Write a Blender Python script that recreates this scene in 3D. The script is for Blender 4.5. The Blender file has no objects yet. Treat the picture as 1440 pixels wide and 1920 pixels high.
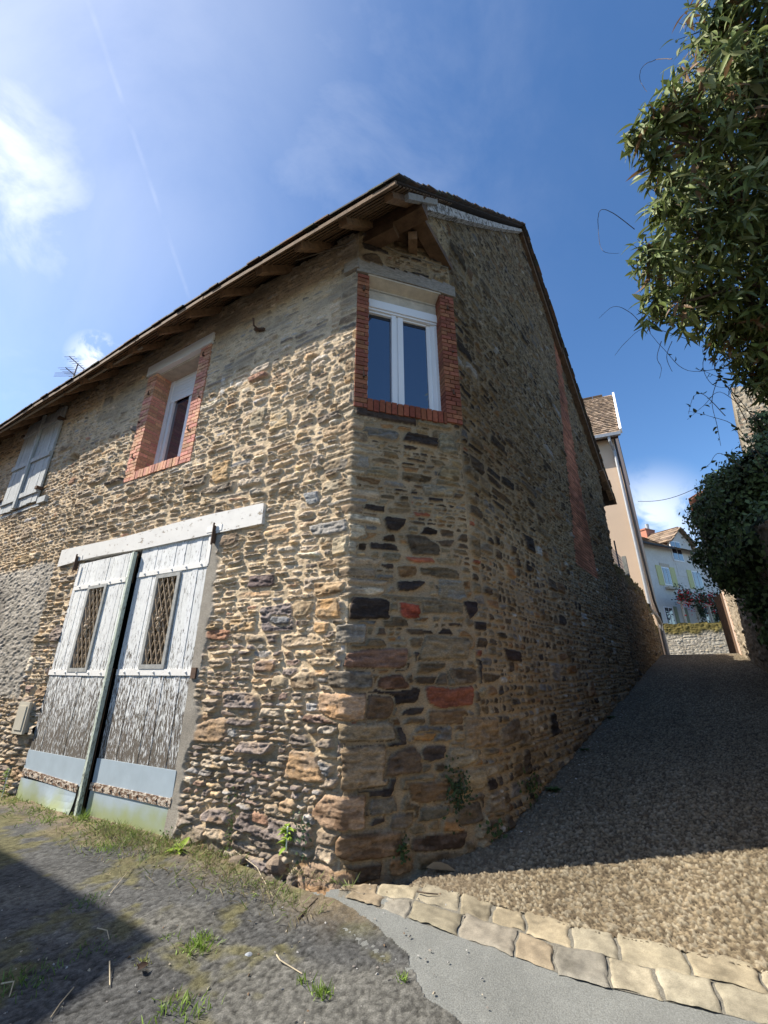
import bpy, math, random
import numpy as np
from mathutils import Vector, Matrix
R = math.radians
random.seed(7); rng = np.random.default_rng(11)
scn = bpy.context.scene
# ------------------------------------------------------------------ camera, sky, sun
cam_d = bpy.data.cameras.new('camera'); cam = bpy.data.objects.new('camera', cam_d)
scn.collection.objects.link(cam); scn.camera = cam
CAMZ, TH, FPX = 1.4, R(21.0), 781.0
cam.location = (0, 0, CAMZ); cam.rotation_euler = (R(90) + TH, 0, 0)
cam_d.sensor_fit = 'VERTICAL'; cam_d.sensor_height = 36; cam_d.lens = FPX / 1920 * 36
cam_d.clip_start = 0.05; cam_d.clip_end = 3000
scn.view_settings.view_transform = 'Standard'; scn.view_settings.look = 'None'
scn.view_settings.exposure = 0.85; scn.view_settings.gamma = 1.0
SUN_AZ, SUN_EL = -89.3, 43.0
w = bpy.data.worlds.new("World"); scn.world = w; w.use_nodes = True
nt = w.node_tree; nt.nodes.clear()
def N(nt, t, **k):
    n = nt.nodes.new(t)
    for a, b in k.items(): setattr(n, a, b)
    return n
out = N(nt, 'ShaderNodeOutputWorld'); bg = N(nt, 'ShaderNodeBackground')
sky = N(nt, 'ShaderNodeTexSky'); sky.sky_type = 'NISHITA'; sky.sun_disc = False
sky.sun_elevation = R(SUN_EL); sky.sun_rotation = R(SUN_AZ)
sky.air_density = 1.0; sky.dust_density = 0.6; sky.ozone_density = 2.0
bg.inputs[1].default_value = 0.096
tc = N(nt, 'ShaderNodeTexCoord')
def cloud(az, el, size, nscale, thr0, thr1, amp):
    d = (math.sin(R(az))*math.cos(R(el)), math.cos(R(az))*math.cos(R(el)), math.sin(R(el)))
    dist = N(nt, 'ShaderNodeVectorMath', operation='DISTANCE'); nt.links.new(tc.outputs['Generated'], dist.inputs[0]); dist.inputs[1].default_value = d
    mr = N(nt, 'ShaderNodeMapRange', interpolation_type='SMOOTHSTEP'); nt.links.new(dist.outputs['Value'], mr.inputs[0])
    mr.inputs[1].default_value = size; mr.inputs[2].default_value = 0.0; mr.inputs[3].default_value = 0; mr.inputs[4].default_value = 1
    no = N(nt, 'ShaderNodeTexNoise'); no.inputs['Scale'].default_value = nscale; no.inputs['Detail'].default_value = 9; no.inputs['Roughness'].default_value = .6
    no.inputs['Distortion'].default_value = .4
    nt.links.new(tc.outputs['Generated'], no.inputs['Vector'])
    m2 = N(nt, 'ShaderNodeMapRange', interpolation_type='SMOOTHSTEP'); nt.links.new(no.outputs['Fac'], m2.inputs[0])
    m2.inputs[1].default_value = thr0; m2.inputs[2].default_value = thr1
    mu = N(nt, 'ShaderNodeMath', operation='MULTIPLY'); nt.links.new(mr.outputs[0], mu.inputs[0]); nt.links.new(m2.outputs[0], mu.inputs[1])
    m3 = N(nt, 'ShaderNodeMath', operation='MULTIPLY'); nt.links.new(mu.outputs[0], m3.inputs[0]); m3.inputs[1].default_value = amp
    return m3.outputs[0]
cl = [cloud(-58, 44, .23, 5.5, .26, .66, .90), cloud(-60, 22, 1.2, 2.6, .30, .85, .34), cloud(34.5, 17, .13, 12, .34, .60, .60),
      cloud(39, 8, .20, 13, .36, .75, .6), cloud(-40.5, 33.5, .075, 20, .36, .58, .75), cloud(-85, 48, .95, 1.4, .05, .6, .45), cloud(-20, 62, .7, 3.2, .35, .8, .16)]
acc = cl[0]
for c in cl[1:]:
    m = N(nt, 'ShaderNodeMath', operation='MAXIMUM'); nt.links.new(acc, m.inputs[0]); nt.links.new(c, m.inputs[1]); acc = m.outputs[0]
# thin old condensation trail: distance to a great circle
def _dir(x, y):
    a, b = x-720, 960-y; return Vector((a, FPX*math.cos(TH)-b*math.sin(TH), b*math.cos(TH)+FPX*math.sin(TH))).normalized()
p1, p2 = _dir(165, 0), _dir(335, 500)
gcn = p1.cross(p2).normalized()
dt = N(nt, 'ShaderNodeVectorMath', operation='DOT_PRODUCT'); nt.links.new(tc.outputs['Generated'], dt.inputs[0]); dt.inputs[1].default_value = gcn
ab = N(nt, 'ShaderNodeMath', operation='ABSOLUTE'); nt.links.new(dt.outputs['Value'], ab.inputs[0])
mr = N(nt, 'ShaderNodeMapRange', interpolation_type='SMOOTHSTEP'); nt.links.new(ab.outputs[0], mr.inputs[0]); mr.inputs[1].default_value = .0055; mr.inputs[2].default_value = .0005
no = N(nt, 'ShaderNodeTexNoise'); no.inputs['Scale'].default_value = 22; no.inputs['Detail'].default_value = 6; nt.links.new(tc.outputs['Generated'], no.inputs['Vector'])
m2 = N(nt, 'ShaderNodeMapRange'); nt.links.new(no.outputs['Fac'], m2.inputs[0]); m2.inputs[1].default_value = .20; m2.inputs[2].default_value = .80; m2.inputs[3].default_value = -.04; m2.inputs[4].default_value = .10; m2.clamp = True
mu = N(nt, 'ShaderNodeMath', operation='MULTIPLY'); nt.links.new(mr.outputs[0], mu.inputs[0]); nt.links.new(m2.outputs[0], mu.inputs[1])
m = N(nt, 'ShaderNodeMath', operation='ADD'); nt.links.new(acc, m.inputs[0]); nt.links.new(mu.outputs[0], m.inputs[1]); acc = m.outputs[0]
hs = N(nt, 'ShaderNodeHueSaturation'); hs.inputs['Saturation'].default_value = 1.22; hs.inputs['Value'].default_value = 1.26; hs.inputs['Hue'].default_value = .503; nt.links.new(sky.outputs[0], hs.inputs['Color'])
mix = N(nt, 'ShaderNodeMix', data_type='RGBA'); nt.links.new(acc, mix.inputs[0]); nt.links.new(hs.outputs[0], mix.inputs[6]); mix.inputs[7].default_value = (8.6, 8.8, 9.2, 1)
nt.links.new(mix.outputs[2], bg.inputs[0]); nt.links.new(bg.outputs[0], out.inputs[0])
sd = bpy.data.lights.new('sun', 'SUN'); sd.energy = 5.0; sd.angle = R(.5); sd.color = (1, .93, .82)
so = bpy.data.objects.new('sun', sd); scn.collection.objects.link(so)
sdir = Vector((math.sin(R(SUN_AZ))*math.cos(R(SUN_EL)), math.cos(R(SUN_AZ))*math.cos(R(SUN_EL)), math.sin(R(SUN_EL))))
so.rotation_euler = sdir.to_track_quat('Z', 'Y').to_euler(); so.location = (-20, 0, 20)

# ------------------------------------------------------------------ geometry frames
A = np.array
def vec(az): a = R(az); return A([math.sin(a), math.cos(a), 0.])
AL, AK, AG = -61.5, 73., 37.9
VL, VK, VG = vec(AL), vec(AK), vec(AG)
NL = A([-.4771588, -.8788171, 0]); NK = A([.2923717, -.9563048, 0]); NG = A([VG[1], -VG[0], 0])
C0 = A([-.3055943, 3.5808536, 0.]); WK = 1.209; E0 = C0 + VK*WK
UP = A([0, 0, 1.])
def ray(x, y):
    a, b = x-720, 960-y
    return A([a, FPX*math.cos(TH)-b*math.sin(TH), b*math.cos(TH)+FPX*math.sin(TH)])
CAM = A([0, 0, CAMZ])
def gz(x, y):
    s = (x-E0[0])*VG[0] + (y-E0[1])*VG[1]
    z = .064*np.logaddexp(0, (s+1.1)/.5)
    return np.where(s > 13.2, 1.84 + .17*(1-np.exp(-(s-13.2)/1.3)) + 0*s, z)
def on_ground(x, y):
    d = ray(x, y); t = -CAMZ/d[2] if d[2] < 0 else 0.01
    for _ in range(40):
        p = CAM+t*d; t = (float(gz(p[0], p[1]))-CAMZ)/d[2]
    return CAM+t*d
def on_plane(x, y, P, V):
    n = A([V[1], -V[0], 0]); d = ray(x, y); t = n@(P-CAM)/(n@d); p = CAM+t*d
    return (p-P)@V, p[2]
def at_dist(x, y, r):
    d = ray(x, y); return CAM + d*(r/math.hypot(d[0], d[1]))

# ------------------------------------------------------------------ noise
def _h(xi, yi, seed):
    h = (xi.astype(np.int64)*374761393 + yi.astype(np.int64)*668265263 + seed*1274126177) & 0xffffffff
    h = ((h ^ (h >> 13))*1274126177) & 0xffffffff
    return ((h ^ (h >> 16)) & 0xffffff)/float(0xffffff)
def vn(x, y, seed=0):
    x = np.asarray(x, float); y = np.asarray(y, float); x, y = np.broadcast_arrays(x, y)
    xi = np.floor(x); yi = np.floor(y); fx = x-xi; fy = y-yi
    fx = fx*fx*(3-2*fx); fy = fy*fy*(3-2*fy)
    a = _h(xi, yi, seed); b = _h(xi+1, yi, seed); c = _h(xi, yi+1, seed); d = _h(xi+1, yi+1, seed)
    return (a+(b-a)*fx)*(1-fy)+(c+(d-c)*fx)*fy - .5
def fbm(x, y, o=4, seed=0):
    s = 0; a = 1.
    for i in range(o):
        s = s+a*vn(x*2**i+17*i, y*2**i-9*i, seed+i); a *= .5
    return s
def sst(a, b, x):
    t = np.clip((x-a)/(b-a), 0, 1); return t*t*(3-2*t)

# ------------------------------------------------------------------ mesh helpers
def raw_mesh(name, V, Q, mat, parent=None, col=None, smooth=False, label=None):
    me = bpy.data.meshes.new(name)
    V = np.asarray(V, np.float32)
    if isinstance(Q, np.ndarray):
        k = Q.shape[1]; me.vertices.add(len(V)); me.vertices.foreach_set('co', V.ravel())
        me.loops.add(Q.size); me.loops.foreach_set('vertex_index', Q.astype(np.int32).ravel())
        me.polygons.add(len(Q)); me.polygons.foreach_set('loop_start', np.arange(len(Q), dtype=np.int32)*k)
        me.update(calc_edges=True); me.validate()
    else:
        me.from_pydata(V.tolist(), [], Q); me.update()
    if col is not None:
        at = me.color_attributes.new('Col', 'FLOAT_COLOR', 'POINT')
        c = np.ones((len(V), 4), np.float32); c[:, :3] = col; at.data.foreach_set('color', c.ravel())
    if smooth: me.polygons.foreach_set('use_smooth', np.ones(len(me.polygons), bool))
    if mat: me.materials.append(mat)
    o = bpy.data.objects.new(name, me); scn.collection.objects.link(o)
    if parent:
        o.parent = parent; bpy.context.view_layer.update() if False else None
        o.location = tuple(-A(parent.get('_o', (0, 0, 0)))) if parent.get('_o') is not None else (0, 0, 0)
    if label: o['label'] = label
    return o
class MB:
    def __init__(s): s.v = []; s.f = []; s.c = []; s.n = 0
    def add(s, verts, faces, col=(1, 1, 1)):
        for f in faces: s.f.append([i+s.n for i in f])
        for v in verts: s.v.append(tuple(v)); s.c.append(col)
        s.n += len(verts)
    def box(s, o, a, b, c, col=(1, 1, 1)):
        """box from corner o with edge vectors a,b,c"""
        o, a, b, c = A(o), A(a), A(b), A(c)
        P = [o, o+a, o+a+b, o+b, o+c, o+a+c, o+a+b+c, o+b+c]
        F = [[0, 3, 2, 1], [4, 5, 6, 7], [0, 1, 5, 4], [1, 2, 6, 5], [2, 3, 7, 6], [3, 0, 4, 7]]
        if np.dot(np.cross(a, b), c) < 0: F = [f[::-1] for f in F]
        s.add(P, F, col)
    def cbox(s, p, q, w, h, up=UP, col=(1, 1, 1)):
        """beam from p to q, width w, height h (centred)"""
        p, q = A(p), A(q); d = q-p; sd = np.cross(d, up); sd = sd/np.linalg.norm(sd); u2 = np.cross(sd, d); u2 = u2/np.linalg.norm(u2)
        s.box(p-sd*w/2-u2*h/2, d, sd*w, u2*h, col)
    def tube(s, pts, r, n=6, col=(1, 1, 1)):
        pts = [A(p) for p in pts]; rr = r if hasattr(r, '__len__') else [r]*len(pts)
        base = s.n; V = []
        for i, p in enumerate(pts):
            d = pts[min(i+1, len(pts)-1)]-pts[max(i-1, 0)]; d = d/(np.linalg.norm(d)+1e-9)
            a = np.cross(d, UP) if abs(d[2]) < .95 else np.cross(d, A([1., 0, 0])); a = a/np.linalg.norm(a); b = np.cross(d, a)
            for k in range(n):
                t = 2*math.pi*k/n; V.append(p+rr[i]*(a*math.cos(t)+b*math.sin(t)))
        F = []
        for i in range(len(pts)-1):
            for k in range(n): F.append([i*n+k, i*n+(k+1) % n, (i+1)*n+(k+1) % n, (i+1)*n+k])
        F.append(list(range(n))[::-1]); F.append([(len(pts)-1)*n+k for k in range(n)])
        s.add(V, F, col)
    def poly(s, pts, col=(1, 1, 1)): s.add(pts, [list(range(len(pts)))], col)
    def prism(s, pts, d, col=(1, 1, 1)):
        n = len(pts); pts = [A(p) for p in pts]; q = [p+A(d) for p in pts]
        F = [list(range(n))[::-1], [n+i for i in range(n)]]+[[i, (i+1) % n, n+(i+1) % n, n+i] for i in range(n)]
        s.add(pts+q, F, col)
    def sphere(s, c, r, n=8, m=5, col=(1, 1, 1), sc=(1, 1, 1)):
        V = [A(c)+A([0, 0, r*sc[2]])]; F = []
        for i in range(1, m):
            t = math.pi*i/m
            for k in range(n):
                p = 2*math.pi*k/n; V.append(A(c)+A([r*sc[0]*math.sin(t)*math.cos(p), r*sc[1]*math.sin(t)*math.sin(p), r*sc[2]*math.cos(t)]))
        V.append(A(c)-A([0, 0, r*sc[2]]))
        for k in range(n): F.append([0, 1+k, 1+(k+1) % n])
        for i in range(m-2):
            for k in range(n): a = 1+i*n; F.append([a+k, a+n+k, a+n+(k+1) % n, a+(k+1) % n])
        a = 1+(m-2)*n
        for k in range(n): F.append([a+k, len(V)-1, a+(k+1) % n])
        s.add(V, F, col)
    def build(s, name, mat, parent=None, label=None, smooth=False):
        return raw_mesh(name, A(s.v), s.f, mat, parent, A(s.c), smooth, label)
def tag(o, label, cat, group=None, kind=None):
    if label: o['label'] = label
    if cat: o['category'] = cat
    if group: o['group'] = group
    if kind: o['kind'] = kind
    return o
def thing(name, loc, label, cat, group=None):
    o = bpy.data.objects.new(name, None); scn.collection.objects.link(o); o.empty_display_size = .2
    o.location = tuple(loc); o['_o'] = [float(v) for v in loc]
    return tag(o, label, cat, group)
def struct(o): o['kind'] = 'structure'; return o

# ------------------------------------------------------------------ materials
def mat(name, col=(.5, .5, .5), rough=.85, vcol=False, nscale=30, namp=.25, bump=.0, bscale=60, stretch=(1, 1, 1), spec=.3, metal=0, trans=0, extra=None, big=0, bigscale=1.5):
    m = bpy.data.materials.new(name); m.use_nodes = True; t = m.node_tree; b = t.nodes['Principled BSDF']
    b.inputs['Roughness'].default_value = rough; b.inputs['Specular IOR Level'].default_value = spec; b.inputs['Metallic'].default_value = metal
    tc = N(t, 'ShaderNodeTexCoord'); mp = N(t, 'ShaderNodeMapping'); mp.inputs['Scale'].default_value = stretch
    t.links.new(tc.outputs['Object'], mp.inputs['Vector'])
    if vcol:
        at = N(t, 'ShaderNodeVertexColor'); at.layer_name = 'Col'; src = at.outputs['Color']
        if col != (.5, .5, .5):
            mm = N(t, 'ShaderNodeMix', data_type='RGBA', blend_type='MULTIPLY'); mm.inputs[0].default_value = 1; t.links.new(src, mm.inputs[6]); mm.inputs[7].default_value = (*col, 1); src = mm.outputs[2]
    else:
        rg = N(t, 'ShaderNodeRGB'); rg.outputs[0].default_value = (*col, 1); src = rg.outputs[0]
    def modulate(src, scale, amp, det=5):
        no = N(t, 'ShaderNodeTexNoise'); no.inputs['Scale'].default_value = scale; no.inputs['Detail'].default_value = det; no.inputs['Roughness'].default_value = .65
        t.links.new(mp.outputs[0], no.inputs['Vector'])
        mr = N(t, 'ShaderNodeMapRange'); t.links.new(no.outputs['Fac'], mr.inputs[0]); mr.inputs[1].default_value = .25; mr.inputs[2].default_value = .75
        mr.inputs[3].default_value = 1-amp; mr.inputs[4].default_value = 1+amp
        mm = N(t, 'ShaderNodeVectorMath', operation='SCALE'); t.links.new(src, mm.inputs[0]); t.links.new(mr.outputs[0], mm.inputs['Scale'])
        return mm.outputs[0]
    if namp: src = modulate(src, nscale, namp)
    if big: src = modulate(src, bigscale, big, 3)
    if extra: src = extra(t, src, mp.outputs[0], b)
    t.links.new(src, b.inputs['Base Color'])
    if bump:
        no = N(t, 'ShaderNodeTexNoise'); no.inputs['Scale'].default_value = bscale; no.inputs['Detail'].default_value = 7; no.inputs['Roughness'].default_value = .7
        t.links.new(mp.outputs[0], no.inputs['Vector'])
        bp = N(t, 'ShaderNodeBump'); bp.inputs['Strength'].default_value = min(1, bump); bp.inputs['Distance'].default_value = .02
        t.links.new(no.outputs['Fac'], bp.inputs['Height']); t.links.new(bp.outputs[0], b.inputs['Normal'])
    if trans:
        tr = N(t, 'ShaderNodeBsdfTranslucent'); t.links.new(src, tr.inputs[0]); ms = N(t, 'ShaderNodeMixShader'); ms.inputs[0].default_value = trans
        o = t.nodes['Material Output']; t.links.new(b.outputs[0], ms.inputs[1]); t.links.new(tr.outputs[0], ms.inputs[2]); t.links.new(ms.outputs[0], o.inputs[0])
    return m
def peel(paint, wood, zlo, zhi, plo, phi, rot=0, streak=(26, 26, 3.2)):
    """flaking paint: noise stretched down the boards, more bare wood towards zlo"""
    def f(t, src, vecs, b):
        g = N(t, 'ShaderNodeNewGeometry'); sp = N(t, 'ShaderNodeSeparateXYZ'); t.links.new(g.outputs['Position'], sp.inputs[0])
        mp = N(t, 'ShaderNodeMapping'); mp.inputs['Scale'].default_value = streak; t.links.new(g.outputs['Position'], mp.inputs[0])
        no = N(t, 'ShaderNodeTexNoise'); no.inputs['Scale'].default_value = 1.6; no.inputs['Detail'].default_value = 8; no.inputs['Roughness'].default_value = .72; t.links.new(mp.outputs[0], no.inputs[0])
        mr = N(t, 'ShaderNodeMapRange'); t.links.new(sp.outputs[2], mr.inputs[0]); mr.inputs[1].default_value = zlo; mr.inputs[2].default_value = zhi; mr.inputs[3].default_value = plo; mr.inputs[4].default_value = phi
        sb = N(t, 'ShaderNodeMath', operation='SUBTRACT'); t.links.new(no.outputs[0], sb.inputs[0]); t.links.new(mr.outputs[0], sb.inputs[1])
        m2 = N(t, 'ShaderNodeMapRange'); t.links.new(sb.outputs[0], m2.inputs[0]); m2.inputs[1].default_value = -.015; m2.inputs[2].default_value = .02
        mx = N(t, 'ShaderNodeMix', data_type='RGBA'); t.links.new(m2.outputs[0], mx.inputs[0])
        w2 = N(t, 'ShaderNodeVectorMath', operation='MULTIPLY'); t.links.new(src, w2.inputs[0]); w2.inputs[1].default_value = wood
        p2 = N(t, 'ShaderNodeVectorMath', operation='MULTIPLY'); t.links.new(src, p2.inputs[0]); p2.inputs[1].default_value = paint
        t.links.new(w2.outputs[0], mx.inputs[6]); t.links.new(p2.outputs[0], mx.inputs[7])
        bp = N(t, 'ShaderNodeBump'); bp.inputs['Strength'].default_value = .8; bp.inputs['Distance'].default_value = .004
        t.links.new(m2.outputs[0], bp.inputs['Height']); t.links.new(bp.outputs[0], b.inputs['Normal'])
        return mx.outputs[2]
    return f
def patchy(c2, scale, lo, hi, zlo=None, zhi=None):
    """second colour in noise patches (moss, lichen, rust)"""
    def f(t, src, vecs, b):
        no = N(t, 'ShaderNodeTexNoise'); no.inputs['Scale'].default_value = scale; no.inputs['Detail'].default_value = 7; t.links.new(vecs, no.inputs[0])
        val = no.outputs[0]
        if zlo is not None:
            g = N(t, 'ShaderNodeNewGeometry'); sp = N(t, 'ShaderNodeSeparateXYZ'); t.links.new(g.outputs['Position'], sp.inputs[0])
            mr = N(t, 'ShaderNodeMapRange'); t.links.new(sp.outputs[2], mr.inputs[0]); mr.inputs[1].default_value = zlo; mr.inputs[2].default_value = zhi; mr.inputs[3].default_value = .28; mr.inputs[4].default_value = -.36
            ad = N(t, 'ShaderNodeMath', operation='ADD'); t.links.new(val, ad.inputs[0]); t.links.new(mr.outputs[0], ad.inputs[1]); val = ad.outputs[0]
        m2 = N(t, 'ShaderNodeMapRange', interpolation_type='SMOOTHSTEP'); t.links.new(val, m2.inputs[0]); m2.inputs[1].default_value = lo; m2.inputs[2].default_value = hi
        mx = N(t, 'ShaderNodeMix', data_type='RGBA'); t.links.new(m2.outputs[0], mx.inputs[0]); t.links.new(src, mx.inputs[6]); mx.inputs[7].default_value = (*c2, 1)
        return mx.outputs[2]
    return f
M = {}
M['masonry'] = mat('rubble_masonry', vcol=True, nscale=55, namp=.38, bump=.55, bscale=70, stretch=(1, 1, 2.2), rough=.93, spec=.15, big=.15, bigscale=1.1)
M['brick'] = mat('brick', vcol=True, nscale=40, namp=.35, bump=.35, bscale=90, rough=.85, spec=.2)
M['mortar'] = mat('mortar', (.40, .30, .19), nscale=40, namp=.25, bump=.5, bscale=80, rough=.95)
M['beam'] = mat('old_beam_wood', (.13, .078, .045), nscale=9, namp=.5, bump=.5, bscale=30, stretch=(1, 1, 1), rough=.85)
M['rafter'] = mat('rafter_wood', (.24, .15, .088), nscale=14, namp=.45, bump=.4, bscale=40, rough=.85)
M['batten'] = mat('batten_wood', (.17, .11, .065), nscale=14, namp=.45, bump=.3, bscale=50, rough=.85)
M['deck'] = mat('roof_deck', (.05, .034, .024), nscale=14, namp=.4, rough=.9)
M['greywood'] = mat('weathered_grey_wood', (.30, .265, .225), nscale=10, namp=.4, bump=.6, bscale=26, stretch=(2, 2, 5), rough=.9)
M['tile'] = mat('roof_tile', vcol=True, nscale=20, namp=.35, bump=.3, bscale=60, rough=.85)
M['whitebeam'] = mat('white_painted_beam', (1, 1, 1), nscale=6, namp=.07, extra=peel((.66, .645, .61), (.32, .27, .21), 2.75, 3.3, .40, .37, streak=(7, 7, 12)), rough=.7)
M['whiteboard'] = mat('flaking_white_board', (1, 1, 1), nscale=6, namp=.12, extra=peel((.50, .46, .42), (.15, .12, .09), 6, 12, .50, .44, streak=(9, 9, 9)), rough=.8)
M['doorwood'] = mat('flaking_painted_planks', vcol=True, nscale=14, namp=.10, extra=peel((.68, .685, .68), (.125, .105, .085), .45, 1.9, .57, .395, streak=(44, 44, 8.5)), rough=.8)
M['doorstrap'] = mat('white_painted_iron', (1, 1, 1), nscale=20, namp=.08, extra=peel((.76, .74, .70), (.20, .10, .06), 0, 3, .36, .33, streak=(22, 22, 22)), rough=.6)
M['brownstrap'] = mat('brown_flaking_strap', (1, 1, 1), nscale=20, namp=.15, extra=peel((.55, .47, .38), (.16, .095, .06), 0, 3, .505, .505, streak=(14, 14, 26)), rough=.7)
M['greenpost'] = mat('greenish_white_post', (1, 1, 1), nscale=20, namp=.15, extra=peel((.50, .55, .46), (.20, .21, .16), 0, 2.8, .46, .38, streak=(40, 40, 12)), rough=.8)
M['zinc'] = mat('zinc_sheet', (.40, .475, .53), nscale=5, namp=.10, rough=.5, metal=.15, spec=.4, extra=patchy((.34, .38, .20), 3.0, .30, .74, .0, .36))
M['iron'] = mat('rusty_iron', (.10, .06, .04), nscale=30, namp=.4, rough=.8, bump=.2)
M['grille'] = mat('cream_grille_iron', (.42, .33, .23), nscale=30, namp=.4, rough=.6)
M['greyframe'] = mat('grey_frame', (.33, .33, .31), nscale=14, namp=.3, rough=.85, bump=.2)
M['shutter'] = mat('bleached_shutter_boards', (.44, .455, .45), nscale=9, namp=.3, rough=.85, bump=.3, bscale=30, stretch=(3, 3, .5))
M['dark'] = mat('dark_interior', (.012, .011, .010), namp=0, rough=1)
M['board_in'] = mat('cardboard_behind', (.16, .115, .07), nscale=4, namp=.4, rough=.9)
M['pvc'] = mat('white_pvc', (.80, .81, .82), nscale=3, namp=.03, rough=.35, spec=.5)
M['glass'] = mat('window_glass', (.018, .022, .045), namp=0, rough=.04, spec=1.0)
M['glass'].node_tree.nodes['Principled BSDF'].inputs['IOR'].default_value = 1.9
M['soffitwhite'] = mat('dirty_white_boards', (.52, .46, .37), nscale=9, namp=.22, rough=.8, bump=.2)
M['plastic'] = mat('beige_plastic', (.50, .46, .37), nscale=5, namp=.08, rough=.5)
M['cable'] = mat('cable', (.20, .17, .13), rough=.6)
M['alu'] = mat('aluminium', (.22, .22, .24), rough=.5, metal=.5)
M['beige'] = mat('beige_render', (.66, .50, .36), nscale=60, namp=.06, bump=.2, bscale=120, big=.06, bigscale=.5, rough=.95)
M['white_wall'] = mat('white_render', (.66, .645, .60), nscale=8, namp=.10, rough=.95, big=.08)
M['stone_far'] = mat('far_stone', vcol=True, nscale=14, namp=.3, bump=.5, bscale=40, rough=.95)
M['redtile'] = mat('brown_tiles', vcol=True, nscale=20, namp=.2, rough=.9)
M['yellowpaint'] = mat('yellow_green_paint', (.56, .56, .26), nscale=8, namp=.08, rough=.6)
M['oliveshade'] = mat('olive_shutter', (.26, .29, .19), nscale=8, namp=.08, rough=.6)
M['zincpipe'] = mat('zinc_pipe', (.33, .34, .35), nscale=8, namp=.15, rough=.45, metal=.4)
M['darkpipe'] = mat('dark_cable', (.03, .03, .035), rough=.6)
M['gate'] = mat('brown_gate_boards', (.14, .088, .058), nscale=8, namp=.35, stretch=(6, 6, .6), rough=.85, bump=.2)
M['leaf'] = mat('leaf', vcol=True, nscale=6, namp=.2, rough=.55, spec=.3, trans=.22)
M['leafivy'] = mat('ivy_leaf', vcol=True, nscale=6, namp=.2, rough=.5, spec=.3, trans=.15)
M['weed'] = mat('weed_leaf', vcol=True, nscale=10, namp=.15, rough=.6, spec=.3, trans=.3)
M['bark'] = mat('bark', (.10, .075, .055), nscale=20, namp=.4, rough=.95, bump=.4)
M['petal'] = mat('petal', vcol=True, namp=.1, rough=.6, trans=.2)
M['asphalt'] = mat('old_asphalt', vcol=True, nscale=130, namp=.5, bump=.45, bscale=150, rough=.95, spec=.15)
M['gravel'] = mat('resin_gravel', vcol=True, nscale=160, namp=.25, bump=.3, bscale=200, rough=.9, spec=.2)
M['concrete'] = mat('pale_concrete', (.20, .205, .19), nscale=150, namp=.45, bump=.45, bscale=150, rough=.95, big=.14, bigscale=3)
M['ground'] = mat('ground', (.10, .095, .085), nscale=10, namp=.2, rough=1)
M['plaster'] = mat('flaking_plaster', (.62, .60, .56), nscale=20, namp=.2, rough=.95, bump=.5)

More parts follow.
